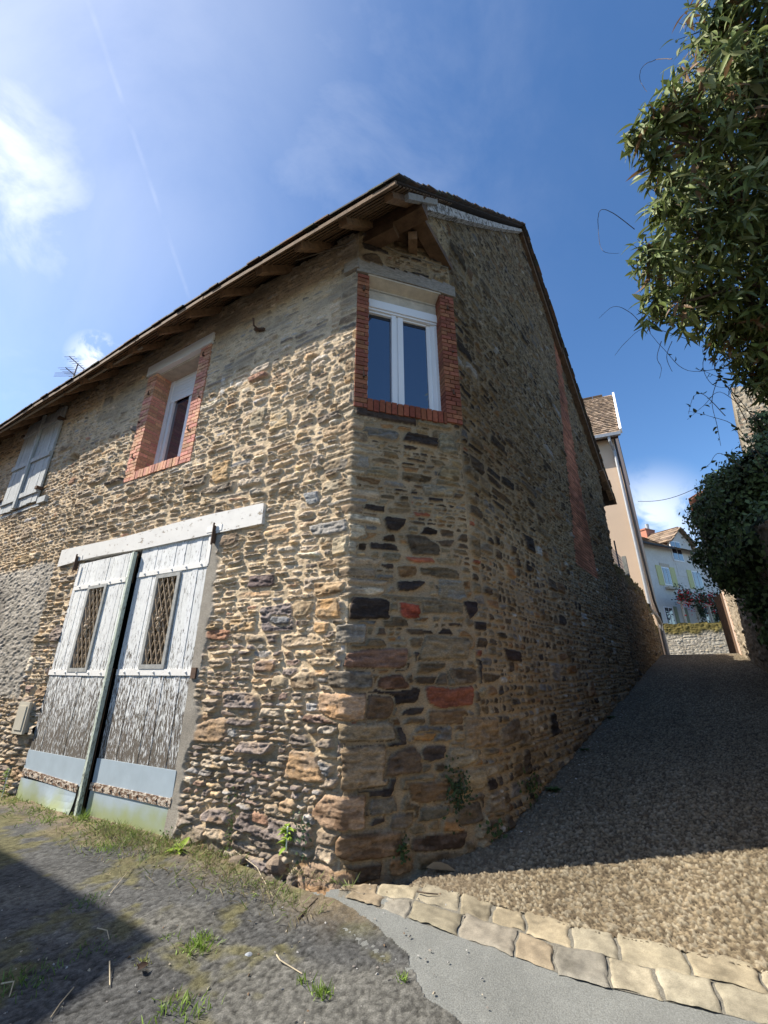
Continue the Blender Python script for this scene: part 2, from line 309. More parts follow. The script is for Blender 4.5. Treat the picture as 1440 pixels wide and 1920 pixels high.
# ------------------------------------------------------------------ rubble masonry height field
class Masonry:
    def __init__(s, U, Z, seed=1, mortar=(.45, .34, .21)):
        s.U, s.Z = U, Z; s.gu, s.gz = np.meshgrid(U, Z)            # rows = z
        s.H = np.zeros_like(s.gu); s.C = np.zeros(s.gu.shape+(3,)); s.S = np.zeros_like(s.gu)
        g1, g2 = s.gu, s.gz
        s.wu = g1 + .020*vn(g1*6, g2*9, seed) + .014*vn(g1*34, g2*46, seed+1) + .008*vn(g1*80, g2*80, seed+5)
        s.wz = g2 + .018*vn(g1*3.0, g2*7, seed+2) + .008*vn(g1*14, g2*34, seed+3) + .008*vn(g1*50, g2*80, seed+6) + .05*vn(g1*.8, g2*.9, seed+4)
        cf = fbm(g1*9+g2*3, g2*42, 3, seed+9)+.25*fbm(g1*40, g2*60, 2, seed+10); s.cleft = .55*cf+.45*(np.floor(cf*5)+sst(.0, .35, cf*5-np.floor(cf*5)))/5; s.grain = fbm(g1*45, g2*60, 3, seed+12); s.tone2 = fbm(g1*9, g2*16, 3, seed+33)
        s.H += -.003 + .013*fbm(g1*16, g2*26, 4, seed+15)
        s.C[:] = A(mortar); s.C *= (1+.30*fbm(g1*5, g2*6, 4, seed+20))[..., None]
        s.r = random.Random(seed); s.C0 = s.C.copy()
    def stone(s, u0, u1, z0, z1, col, prot=.02, inset=.008, edge=.014, k=.013, over=False, jit=.16, tz=0, tu=0, rough=1.):
        r = s.r; w, h = u1-u0, z1-z0
        j = lambda a: r.uniform(-1, 1)*a
        mg = .05
        i0, i1 = np.searchsorted(s.U, [u0-mg, u1+mg]); k0, k1 = np.searchsorted(s.Z, [z0-mg, z1+mg])
        if i1-i0 < 2 or k1-k0 < 2: return
        X = s.wu[k0:k1, i0:i1]; Y = s.wz[k0:k1, i0:i1]
        jw, jh = min(.07, w*jit*1.6), min(.03, h*jit*1.2)
        k1_, k2_ = j(jw), j(jw)
        c = [(u0+max(0, k1_)+abs(j(jw*.4)), z0+abs(j(jh))), (u1-max(0, k2_)-abs(j(jw*.4)), z0+abs(j(jh))), (u1+min(0, k2_)-abs(j(jw*.4)), z1-abs(j(jh))), (u0-min(0, k1_)+abs(j(jw*.4)), z1-abs(j(jh)))]
        ds = 0; kk = min(k*.6, .055*min(w, h))
        for a in range(4):
            (x0, y0), (x1, y1) = c[a], c[(a+1) % 4]; L = math.hypot(x1-x0, y1-y0)+1e-6
            d = (-(y1-y0)*(X-x0)+(x1-x0)*(Y-y0))/L
            ds = ds+np.exp(-np.clip(d, -.3, .3)/kk)
        for q in range(r.choice((0, 1, 1, 2)) if min(w, h) > .035 else 0):       # knocked-off corners
            a = r.randrange(4); cx, cy = c[a]; nx, ny = ((1, .0), (-1, .0), (-1, -.0), (1, -.0))[a][0]*h, (1, 1, -1, -1)[a]*w*r.uniform(.5, 1.6)
            L = math.hypot(nx, ny); nx /= L; ny /= L; cut = r.uniform(.05, .28)*min(w, h)
            ds = ds+np.exp(-np.clip((X-cx)*nx+(Y-cy)*ny-cut, -.3, .3)/kk)
        d = -kk*np.log(ds)-inset*.42
        m = d > 0
        e = min(edge*.55, .3*min(w, h))
        cl = s.cleft[k0:k1, i0:i1]; gr = s.grain[k0:k1, i0:i1]
        uc, zc = (u0+u1)/2, (z0+z1)/2
        hh = prot*sst(0, 1, d/e)+np.where(d > 0, 1, 0)*sst(0, 1, d/.02)*(rough*.017*cl+rough*.007*gr+tz*(Y-zc)+tu*(X-uc)*.5)
        Hs = s.H[k0:k1, i0:i1]; Cs = s.C[k0:k1, i0:i1]
        if over:
            mm = d > -.016; Hs[mm] = np.minimum(Hs[mm], .0)
            Cs[mm & ~m] = s.C0[k0:k1, i0:i1][mm & ~m]*.92
        Hs[m] = np.maximum(hh[m], Hs[m]*.3) if not over else hh[m]
        v = (1+.55*cl+.35*gr)[..., None]
        t = sst(0, .006, d)[..., None]
        tw = sst(-.06, .16, s.tone2[k0:k1, i0:i1]+r.uniform(-.16, .10))[..., None]
        al = A(col)*A(r.choice(((1.12, 1.0, .82), (.66, .64, .64), (.80, .80, .84), (1.18, 1.12, 1.02), (.55, .51, .48))))
        cc = (A(col)*(1-tw)+al*tw)*v
        Cs[m] = (Cs*(1-t)+cc*t)[m]
        s.S[k0:k1, i0:i1][m] = 1
def tint(pal, k): return [(w_, tuple(a*b for a, b in zip(c_, k))) for w_, c_ in pal]
def pick(r, pal):
    t = r.random()*sum(p[0] for p in pal)
    for wgt, c in pal:
        t -= wgt
        if t <= 0: break
    f = r.uniform(.8, 1.22); g = r.uniform(-.03, .03)
    return (c[0]*f*(1+g), c[1]*f, c[2]*f*(1-g))
def layout(ms, u0, u1, z0, z1, spec, skip=None):
    """nested random rubble: courses -> blocks -> thin layers; spec(u,z)-> dict(t=(lo,hi), a=(lo,hi), pal, prot, inset, keep)"""
    r = ms.r
    def cell(a, b, c, d, dep):
        if skip and skip(a, b, c, d): return
        sp = spec((a+b)/2, (c+d)/2); w, h = b-a, d-c; tl, th = sp['t']; al, ah = sp['a']
        tt = tl*(th/tl)**r.random(); aa = r.uniform(al, ah)
        big = r.random() < sp.get('keep', .06) and h < .3 and w < .55 and w/h < 3.4
        if not big and h > tt*1.35:
            f = r.uniform(.3, .7) if h < 3*tt else r.uniform(.2, .8)
            m1 = c+h*f; cell(a, b, c, m1, dep+1); cell(a, b, m1, d, dep+1); return
        if not big and w > aa*h*1.5 and w > .09:
            f = r.uniform(.3, .7); m1 = a+w*f; cell(a, m1, c, d, dep+1); cell(m1, b, c, d, dep+1); return
        g = min(h, .1)
        ms.stone(a, b, c, d, pick(r, sp['pal']), prot=r.uniform(*sp['prot'])*(1+.5*(h > .11)), inset=r.uniform(*sp['inset'])*(.5+.5*min(1, h/.06)),
                 edge=.009+.006*r.random(), tz=r.uniform(-.18, .06), tu=r.uniform(-.05, .05), rough=sp.get('rough', 1.))
    z = z0
    while z < z1:
        h = r.uniform(.14, .36); u = u0-r.random()*.4
        while u < u1:
            wd = r.uniform(.22, .85); cell(max(u, u0), min(u+wd, u1), z+0*r.uniform(-.02, .02), min(z+h, z1), 0); u += wd
        z += h
def grid_faces(nr, nc, mask):
    idx = np.arange(nr*nc).reshape(nr, nc)
    q = np.stack([idx[:-1, :-1], idx[:-1, 1:], idx[1:, 1:], idx[1:, :-1]], -1)
    q = q[mask]; 
    used = np.zeros(nr*nc, bool); used[q.ravel()] = True
    remap = np.cumsum(used)-1
    return used, remap[q]
def spaced(a, b, f):
    o = [a]
    while o[-1] < b: o.append(o[-1]+f(o[-1]))
    return A(o)

# ================================================================== THE STONE HOUSE
house = thing('stone_house', C0, 'old rubble stone house with a cut-off corner, brick framed windows and white garage door', 'house')
# --- wall surface parameterised by U (U<0 left facade, 0..WK cut corner, >WK gable) and z
U = spaced(-11.0, 0, lambda u: .0086+.0021*abs(u)); U = np.concatenate([U[U < -.004], spaced(0, WK, lambda u: .0086), spaced(WK+.008, WK+8.75, lambda u: .0095+.0040*max(0, u-WK))])
Z = np.concatenate([spaced(-.30, 3.2, lambda z: .009), spaced(3.21, 6.6, lambda z: .0095+.0016*(z-3.2)), spaced(6.62, 11.5, lambda z: .02)])
ms = Masonry(U, Z, seed=3, mortar=(.57, .455, .315))
uu, zz = ms.gu, ms.gz
isL = uu < 0; isG = uu > WK
# mortar: sandy on the left, darkened round the corner to deepen the shade there; lower joints are washed out and recessed
ms.mort = (.40, .30, .18)
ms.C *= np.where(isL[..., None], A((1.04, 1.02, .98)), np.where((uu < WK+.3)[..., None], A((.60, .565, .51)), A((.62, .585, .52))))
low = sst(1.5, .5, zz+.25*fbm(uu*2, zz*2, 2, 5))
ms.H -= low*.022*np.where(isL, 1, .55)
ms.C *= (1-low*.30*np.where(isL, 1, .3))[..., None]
ms.C0 = ms.C.copy()
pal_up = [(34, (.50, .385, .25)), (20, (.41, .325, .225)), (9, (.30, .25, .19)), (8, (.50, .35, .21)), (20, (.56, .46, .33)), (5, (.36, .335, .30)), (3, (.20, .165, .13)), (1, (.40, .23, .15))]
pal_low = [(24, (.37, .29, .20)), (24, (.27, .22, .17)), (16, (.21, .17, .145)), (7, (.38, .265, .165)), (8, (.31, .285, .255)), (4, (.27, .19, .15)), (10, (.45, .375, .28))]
pal_k = [(24, (.125, .085, .047)), (20, (.075, .050, .031)), (18, (.165, .122, .072)), (10, (.22, .165, .10)), (13, (.19, .105, .048)), (12, (.040, .029, .023)), (3, (.20, .07, .04)), (7, (.14, .12, .098))]  # cut corner stones: shade put into the colour, darker and warmer
pal_g = [(24, (.125, .090, .054)), (18, (.080, .057, .038)), (20, (.18, .135, .085)), (12, (.24, .185, .12)), (9, (.18, .105, .055)), (9, (.042, .033, .027)), (8, (.15, .13, .11)), (3, (.32, .29, .25))]  # gable stones likewise darkened for the side turned from the sun
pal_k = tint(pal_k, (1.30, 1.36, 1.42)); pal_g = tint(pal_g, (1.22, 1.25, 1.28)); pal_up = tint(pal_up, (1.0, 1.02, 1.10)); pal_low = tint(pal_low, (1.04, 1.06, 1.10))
def spec(u, z):
    if u < 0:
        if u < -5.15: return dict(t=(.05, .12), a=(1.2, 3.0), pal=pal_up, prot=(.006, .026), inset=(.003, .015), keep=.06, rough=1.3)
        if z > 4.9 and u < -.2: return dict(t=(.04, .11), a=(2.4, 6.5), pal=pal_up, prot=(.002, .018), inset=(.004, .020), keep=.06, rough=1.2)
        if z > 1.9: return dict(t=(.042, .135), a=(2.0, 6.0), pal=pal_up, prot=(.003, .034), inset=(.0, .018), keep=.09, rough=1.8)
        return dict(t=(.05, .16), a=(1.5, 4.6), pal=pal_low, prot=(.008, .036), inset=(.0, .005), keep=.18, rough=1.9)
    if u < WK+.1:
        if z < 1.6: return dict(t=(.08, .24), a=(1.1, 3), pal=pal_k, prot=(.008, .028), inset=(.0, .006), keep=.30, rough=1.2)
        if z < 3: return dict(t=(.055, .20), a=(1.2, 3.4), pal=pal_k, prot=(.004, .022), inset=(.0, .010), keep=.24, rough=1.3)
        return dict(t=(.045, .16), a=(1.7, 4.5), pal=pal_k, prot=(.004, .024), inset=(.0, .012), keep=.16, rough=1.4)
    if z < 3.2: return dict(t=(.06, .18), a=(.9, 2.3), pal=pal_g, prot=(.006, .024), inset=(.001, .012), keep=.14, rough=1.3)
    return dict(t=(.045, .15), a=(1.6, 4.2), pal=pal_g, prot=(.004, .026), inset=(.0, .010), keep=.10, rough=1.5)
def skip(a, b, c, d):
    if b < 0:
        if a > -4.45 and b < -1.85 and d < 2.8: return True
        if b < -5.3 and 1.15 < c and d < 2.85: return True
    if a > .1 and b < 1.05 and c > 4.1 and d < 5.7: return True
    if a > WK:
        s0 = a-WK
        if c > 6.74+1.02*(b-WK+.67)+.05 or c > 11.4-1.0*(s0-3.9)+.05: return True
    return False
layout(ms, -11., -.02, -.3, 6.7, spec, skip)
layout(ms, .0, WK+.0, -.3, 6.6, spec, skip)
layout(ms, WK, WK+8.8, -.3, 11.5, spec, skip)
# quoins wrapping the corner, generic above, taken from the photograph below
T, Dk, Or, Gy, Bl, Rd, Pl = (.34, .25, .16), (.13, .095, .07), (.36, .235, .125), (.25, .22, .18), (.045, .035, .03), (.30, .10, .06), (.45, .37, .26)
def corner_z(y): return on_plane(640, y, C0, VL)[1]
def lpx(x, y): a = on_plane(x, y, C0, VL); return -a[0], a[1]
def kpx(x, y): return on_plane(x, y, C0, VK)
def gpx(x, y): a = on_plane(x, y, E0, VG); return a[0]+WK, a[1]
r = random.Random(5); z = 2.0
while z < 5.95:
    h = r.uniform(.05, .17); a, b = (r.uniform(.08, .42), r.uniform(.08, .4))
    if z > 3.85: b = .02; a = r.uniform(.05, .3)
    ms.stone(-a, b, z, z+h, pick(r, [(2, T), (2, Gy), (1, Or), (2, (.28, .21, .14)), (2, Pl)]), prot=.014, over=True, inset=.006, jit=.1); z += h+.006
for y0, y1, a, b, col in [(1115, 1158, .0, .38, Bl), (1165, 1206, .12, .17, Gy), (1211, 1251, .03, .55, (.20, .12, .085)), (1252, 1290, .19, .24, (.2, .17, .13)), (1292, 1350, .26, .20, (.40, .275, .18)), (1351, 1390, .07, .42, (.23, .18, .12)),
                          (1392, 1482, .03, .36, (.29, .21, .13)), (1484, 1560, .28, .19, (.34, .23, .15)), (1562, 1622, .05, .47, (.21, .135, .08)), (1624, 1690, .36, .12, (.33, .235, .16))]:
    ms.stone(-a-.0, b, corner_z(y1), corner_z(y0), col, prot=.028, over=True, inset=.005, edge=.02, jit=.06, tz=r.uniform(-.05, .03))
def spx(f, x0, y0, x1, y1, col, prot=.026):
    a = f(x0, (y0+y1)/2); b = f(x1, (y0+y1)/2); c0 = f((x0+x1)/2, y1); c1 = f((x0+x1)/2, y0)
    ms.stone(min(a[0], b[0]), max(a[0], b[0]), min(c0[1], c1[1]), max(c0[1], c1[1]), col, prot=prot, over=True, inset=.004, edge=.016, jit=.12)
for q in [(357, 1341, 431, 1398, (.33, .235, .155)), (533, 1397, 613, 1465, (.37, .27, .185)), (340, 1545, 392, 1588, (.34, .27, .2)), (384, 1180, 436, 1203, (.40, .22, .14)), (463, 1075, 517, 1105, (.17, .13, .12)), (548, 1120, 590, 1158, (.36, .27, .17)),
          (590, 1112, 645, 1158, (.38, .26, .15)), (588, 1085, 650, 1113, (.42, .3, .18)), (540, 1255, 597, 1292, (.40, .31, .21)), (509, 1262, 540, 1287, (.42, .33, .22)), (474, 1232, 520, 1262, (.28, .2, .15)), (588, 1160, 622, 1183, (.46, .30, .16)),
          (567, 918, 603, 948, (.33, .33, .32)), (578, 975, 655, 1002, (.28, .27, .26)), (505, 1155, 545, 1172, (.2, .2, .2)), (475, 1522, 510, 1550, (.35, .21, .14)), (523, 1495, 560, 1530, (.36, .26, .17)), (400, 868, 432, 905, (.43, .30, .17)),
          (410, 1000, 448, 1026, (.30, .22, .15)), (470, 765, 500, 800, (.46, .38, .26)), (505, 765, 545, 805, (.46, .38, .27)), (622, 1000, 655, 1042, (.46, .38, .26)), (130, 897, 141, 910, (.42, .25, .16)), (40, 1040, 62, 1060, (.45, .35, .22))]: spx(lpx, *q)
for q in [(745, 1125, 790, 1157, (.30, .075, .045)), (780, 1190, 890, 1240, (.19, .15, .10)), (700, 1260, 770, 1293, (.17, .095, .06)), (810, 1262, 872, 1290, (.13, .10, .07)), (835, 1250, 870, 1290, (.16, .13, .09)), (795, 1331, 890, 1366, (.21, .135, .075)),
          (714, 1394, 796, 1458, (.13, .09, .06)), (825, 1400, 905, 1445, (.25, .2, .13)), (820, 1082, 880, 1128, (.22, .20, .165)), (757, 1002, 830, 1045, (.10, .075, .05)), (860, 1445, 925, 1490, (.29, .22, .13)), (757, 1462, 845, 1510, (.14, .095, .06)), (686, 1490, 750, 1528, (.17, .145, .11)),
          (727, 1519, 778, 1555, (.15, .12, .09)), (780, 1510, 850, 1540, (.14, .12, .085)), (765, 1560, 880, 1600, (.12, .08, .055)), (850, 1505, 910, 1555, (.12, .095, .07)), (820, 870, 866, 900, (.27, .2, .11)), (785, 905, 860, 932, (.25, .21, .15)), (685, 1297, 740, 1350, (.12, .085, .06)),
          (822, 808, 862, 850, (.24, .2, .13)), (850, 1372, 930, 1392, (.27, .2, .12)), (764, 1375, 822, 1392, (.3, .17, .07)), (665, 770, 780, 790, (.07, .05, .04))]: spx(kpx, *q, .02)
for q in [(890, 1345, 935, 1410, (.2, .15, .1)), (935, 1350, 975, 1405, (.16, .12, .08)), (917, 1485, 945, 1535, (.27, .21, .14)), (880, 1120, 898, 1165, (.04, .03, .03)), (940, 1215, 975, 1245, (.05, .035, .03)), (870, 1255, 905, 1290, (.17, .13, .09)), (1010, 440, 1020, 455, (.3, .3, .3))]: spx(gpx, *q, .02)
# large soft undulation and the grey render patch of the far left section
ms.H += .030*fbm(uu*.9, zz*1.1, 2, 77)*(1-sst(.12, .0, np.abs(uu)))
rc = sst(-5.14, -5.2, uu+.03*vn(uu*6, zz*6, 8)+.04*(zz-2)) * sst(2.98, 2.9, zz+.07*fbm(uu*4, zz*4, 3, 9)) * sst(.95, 1.12, zz+.2*fbm(uu*3, zz*3, 2, 10))
ms.H = ms.H*(1-rc)+rc*(.012+.018*fbm(uu*16+zz*5, zz*30-uu*8, 4, 31)+.010*fbm(uu*60, zz*60, 2, 34)); ms.C = ms.C*(1-rc[..., None])+rc[..., None]*A((.37, .335, .285))*(1+.5*fbm(uu*7, zz*9, 5, 32)+.5*fbm(uu*1.2, zz*1.2, 2, 35))[..., None]
# grey smear of old render in the band beneath the eaves (left facade) and cement beside the door
sm = sst(4.95, 5.35, zz+.35*fbm(uu*1.2, zz*1.5, 3, 40))*isL*(uu > -5.2)*(.15+.5*sst(-.1, .3, fbm(uu*2.2, zz*5, 3, 41)))
ms.H = ms.H*(1-sm*.7); ms.C = ms.C*(1-sm[..., None])+sm[..., None]*A((.33, .275, .205))*(1+.25*fbm(uu*6, zz*9, 4, 42))[..., None]
ce = isL*sst(-1.66, -1.72, uu+.10*fbm(uu*3, zz*6, 3, 44))*(uu > -1.9)*(zz < 2.84)
ms.H = ms.H*(1-ce)+ce*.012; ms.C = ms.C*(1-ce[..., None])+ce[..., None]*A((.31, .28, .235))*(1+.2*fbm(uu*9, zz*9, 3, 45))[..., None]
# vertical seam with the neighbouring section
sea = np.exp(-((uu+5.16+.02*vn(zz*3, zz*0, 3))/.012)**2)*isL*(zz > 2.9); ms.H -= .03*sea
# gable stone and mortar: darker higher up, above an uneven line
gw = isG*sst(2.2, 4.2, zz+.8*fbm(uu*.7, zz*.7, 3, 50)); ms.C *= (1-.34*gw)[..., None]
# brick flue panel in the gable
gs = uu-WK
bl_ = 4.12+(zz-3.2)*.265; br_ = 5.75+.0*zz+np.where(zz > 5.7, (zz-5.7)*.12, 0)
bm = isG & (gs > bl_+.05*vn(zz*6, zz*0, 60)) & (gs < br_+.05*vn(zz*6, zz*0, 61)) & (zz > 3.18)
row = np.floor(zz/.062); fz = zz/.062-row; fu = (gs/.24+.5*(row % 2)); bi = np.floor(fu); fu = fu-bi
jm = (fz < .16) | (fu < .05)
hv = _h(row.astype(int), bi.astype(int), 5)
bcol = A((.29, .115, .066))*(.6+.8*hv)[..., None]*(1+.7*fbm(uu*1.5, zz*1.5, 4, 67))[..., None]
ms.H = np.where(bm, np.where(jm, -.012, .004+.006*hv), ms.H); ms.C = np.where(bm[..., None], np.where(jm[..., None], A((.15, .10, .065)), bcol), ms.C)
# putlog hole and small voids
for (hx, hy, rr) in [(-5.72, 4.80, .13), (-5.55, 4.78, .07)]:
    q = np.hypot((uu-hx)*1.0, (zz-hy)*1.1); ms.H -= .16*sst(rr, rr*.5, q)
q = np.hypot((uu-gpx(954, 425)[0])*.8, zz-gpx(954, 425)[1]); ms.H -= .10*sst(.14, .1, q)
pp = isL*sst(.20, .42, .42-np.hypot((uu+1.93)/1.0, (zz-4.97)*.62)+.55*fbm(uu*9, zz*9, 4, 66)-.12)*(np.hypot(uu+1.93, (zz-4.97)*.7) < .34)
ms.C = ms.C*(1-pp[..., None])+pp[..., None]*A((.62, .59, .54)); ms.H = ms.H*(1-.5*pp)+pp*.010
def flush(u0, u1, z0, z1):
    dd = np.maximum(np.maximum(u0-uu, uu-u1), np.maximum(z0-zz, zz-z1)); f = sst(.05, .01, dd)
    ms.H = np.where(f > 0, np.minimum(ms.H, .006*f+(1-f)*.06), ms.H)
flush(-3.92, -2.48, 3.93, 6.03); flush(-5.10, -1.06, 2.82, 3.09); flush(-.20, .0, 5.82, 6.0); flush(-.02, WK+.01, 3.90, 5.86)
# positions ---------------------------------------------------------
def wall_point(u, z, h):
    u = np.asarray(u, float); z = np.asarray(z, float)
    rE = .05+.33*sst(4.0, .9, z); rC = .02
    P = np.zeros(u.shape+(3,)); Nn = np.zeros(u.shape+(3,))
    P += np.where((u < 0)[..., None], C0-u[..., None]*VL, 0); P += np.where(((u >= 0) & (u <= WK))[..., None], C0+u[..., None]*VK, 0); P += np.where((u > WK)[..., None], E0+(u-WK)[..., None]*VG, 0)
    Nn += np.where((u < 0)[..., None], NL, np.where((u <= WK)[..., None], NK, NG))
    t = (u+rC)/(2*rC); mC = (t > 0) & (t < 1); tt = t[..., None]
    Bz = (1-tt)**2*(C0+rC*VL)+2*tt*(1-tt)*C0+tt**2*(C0+rC*VK); P = np.where(mC[..., None], Bz, P); Nn = np.where(mC[..., None], NL*(1-tt)+NK*tt, Nn)
    t = (u-WK+rE)/(2*rE); mE = (t > 0) & (t < 1); tt = t[..., None]; r3 = rE[..., None]
    Bz = (1-tt)**2*(E0-r3*VK)+2*tt*(1-tt)*E0+tt**2*(E0+r3*VG); P = np.where(mE[..., None], Bz, P); Nn = np.where(mE[..., None], NK*(1-tt)+NG*tt, Nn)
    Nn /= np.linalg.norm(Nn, axis=-1, keepdims=True)
    base = sst(.5, -.1, z)*.03
    P = P+Nn*(h+base)[..., None]; P[..., 2] = z
    return P
roofF = lambda s: 6.74+1.02*(s+.67)
def sag(t): return -.062*np.maximum(0, t-2.7)
Hj = ms.H
PW = wall_point(uu, zz, Hj)
um = (uu[:-1, :-1]+uu[1:, 1:])/2; zm = (zz[:-1, :-1]+zz[1:, 1:])/2; sm_ = um-WK
keep = np.ones(um.shape, bool)
keep &= ~((um < 0) & (zm > 6.50+sag(-um)))
keep &= ~((um >= 0) & (um <= WK) & (zm > 6.52))
keep &= ~((um > WK) & (zm > np.minimum(roofF(sm_), 11.4-(sm_-3.9))-.02))
keep &= ~((um > WK) & (sm_ > 8.08+.10*(zm-3.6)+.05*vn(zm*9, zm*0, 70)))
keep &= ~((um > -4.46) & (um < -1.84) & (zm < 2.9))                    # garage door
keep &= ~((um > -3.90) & (um < -2.50) & (zm > 3.945) & (zm < 5.84))      # window
keep &= ~((um > .012) & (um < 1.195) & (zm > 3.925) & (zm < 5.82))         # corner window
used, F = grid_faces(*uu.shape, keep)
Vv = PW.reshape(-1, 3)[used]; Cc = np.clip(ms.C.reshape(-1, 3)[used], .012, .8)
raw_mesh('wall', Vv, F, M['masonry'], house, Cc, smooth=False)
del PW
# gable masonry carried forward over the cut corner
U2 = spaced(-1.0, 0.02, lambda u: .013); Z2 = spaced(6.3, 7.6, lambda z: .013)
m2_ = Masonry(U2, Z2, seed=9, mortar=(.34, .26, .16)); m2_.mort = (.34, .26, .16)
layout(m2_, -1., .03, 6.3, 7.6, lambda u, z: dict(t=(.04, .09), a=(1.3, 3), pal=pal_g, prot=(.008, .02), inset=(.005, .014), keep=.08))
P2 = E0+m2_.gu[..., None]*VG+m2_.H[..., None]*NG; P2[..., 2] = m2_.gz
a_ = (m2_.gu[:-1, :-1]+m2_.gu[1:, 1:])/2; b_ = (m2_.gz[:-1, :-1]+m2_.gz[1:, 1:])/2
used, F = grid_faces(*m2_.gu.shape, (b_ < roofF(a_)-.02) & (a_ > -.72) & (b_ > 6.40-.20*a_))
raw_mesh('gable_corner', P2.reshape(-1, 3)[used], F, M['masonry'], house, np.clip(m2_.C.reshape(-1, 3)[used], .012, .8), smooth=True)

def LP(u, z, o=0): p = C0+u*VL+o*NL; return A([p[0], p[1], z])            # u positive to the left
def KP(u, z, o=0): p = C0+u*VK+o*NK; return A([p[0], p[1], z])
def GP(s, z, o=0): p = E0+s*VG+o*NG; return A([p[0], p[1], z])
# hidden backs of the house (so it is a closed volume)
bk = MB()
for (a, b) in [(GP(8.3, 0, -.3), GP(8.3, 0, -.3)+11.3*VL), (GP(8.3, 0, -.3)+11.3*VL, LP(11.0, 0, -.3))]:
    bk.prism([a-.3*UP, b-.3*UP, A([b[0], b[1], 6.4]), A([a[0], a[1], 6.4])], A([.01, .01, 0]), (.2, .16, .11))
bk.build('rear_wall', M['masonry'], house)
ins = MB()   # near-black sheets standing in for the unlit rooms behind openings
ins.prism([LP(.2, -.2, -.55), LP(11, -.2, -.55), LP(11, 6.3, -.55), LP(.2, 6.3, -.55)], -NL*.02)
ins.prism([KP(-.1, -.2, -.5), KP(WK, -.2, -.5), KP(WK, 6.3, -.5), KP(-.1, 6.3, -.5)], -NK*.02)
ins.build('unlit_inside', M['dark'], house)

# --- roof ----------------------------------------------------------
TOV = -.17    # verge overhang measured along the ridge
def RP(s, t, dz=0, front=True):
    p = E0+s*VG+t*VL; z = roofF(s) if front else 11.4-(s-3.9)
    f = max(0, min(1, (3.9-s)/5.3)) if front else 0
    return A([p[0], p[1], z+dz+float(sag(t+.8))*f+.012*math.sin(t*2.1)*f])
tl = MB(); r = random.Random(3)
for front in (True, False):
    s0, s1 = (-1.42, 3.93) if front else (9.45, 3.87)
    n = int(abs(s1-s0)/.098)
    for i in range(n+1):
        a = s0+(s1-s0)*i/n; b = a+(s1-s0)/n*1.7; base_h = .145 if front else .128
        if front: b = min(b, 3.95)
        else: b = max(b, 3.9); a = max(a, 3.91)
        t = TOV-.02+r.uniform(-.015, .015); j0 = t
        while t < 11.4:
            wd = r.uniform(.15, .20)
            if not front and t > 1.6: wd = 1.2
            if front and i > 4 and t > 1.6: wd = .8
            sc = r.uniform(-.012, .012); up = r.uniform(0, .010);
            if not front: sc *= .3; up *= .2
            c = pick(r, [(3, (.085, .060, .045)), (2, (.12, .075, .05)), (2, (.06, .052, .045)), (1, (.15, .085, .05)), (1, (.09, .09, .06))])
            P = [RP(a+sc, t, base_h+up, front), RP(a+sc, t+wd-.006, base_h+up, front), RP(b, t+wd-.006, .115, front), RP(b, t, .115, front)]
            tl.prism(P, A([0, 0, .022]), c); t += wd
    # thick old verge: stacked tile ends
roof = tl.build('roof', M['tile'], house)
dk = MB()
def slab(front, s0, s1, t0, t1, d0, th, mb):
    n = 12
    for i in range(n):
        a, b = t0+(t1-t0)*i/n, t0+(t1-t0)*(i+1)/n
        mb.prism([RP(s0, a, d0, front), RP(s0, b, d0, front), RP(s1, b, d0, front), RP(s1, a, d0, front)], A([0, 0, th]))
slab(True, -1.36, 3.9, TOV+.03, 11.3, .085, .028, dk); slab(False, 3.9, 9.38, TOV+.03, 11.3, .06, .05, dk)
dk.build('roof_deck', M['deck'], house)
bt = MB(); s = -1.36
while s < .0:
    tt = -.12
    while tt < 11.2:
        ln = r.uniform(1.2, 2.4); e = min(tt+ln, 11.2)
        d = r.uniform(-.006, .006); wd = .042+r.uniform(-.006, .01)
        bt.prism([RP(s, tt, .058+d), RP(s, e, .058+d), RP(s+wd, e, .058+d), RP(s+wd, tt, .058+d)], A([0, 0, .022])); tt = e+.01
    s += .068
bt.build('roof_batten', M['batten'], house)
fb = MB(); fb.prism([RP(-1.40, -.14, .05), RP(-1.40, 2.7, .05), RP(-1.37, 2.7, .05), RP(-1.37, -.14, .05)], A([0, 0, .055]))
for i in range(6):
    a, b = 2.72+i*1.43, 2.70+(i+1)*1.43
    fb.prism([RP(-1.40, a, .055), RP(-1.40, b, .055), RP(-1.37, b, .055), RP(-1.37, a, .055)], A([0, 0, .05]))
fb.build('eave_board', M['batten'], house)
t = -.02; k = 0
while t < 11:
    b = MB(); w_, h_ = r.uniform(.085, .11), r.uniform(.13, .17); end = -1.36+r.uniform(0, .10)
    tl_ = r.uniform(-.03, .03)
    b.prism([RP(end, t, .06), RP(end+.03, t, .06-h_*.75), RP(.0, t+tl_, .06-h_), RP(.0, t+tl_, .06)], VL*w_)
    b.build('rafter', M['rafter'], house)
    t += r.uniform(.56, .70)
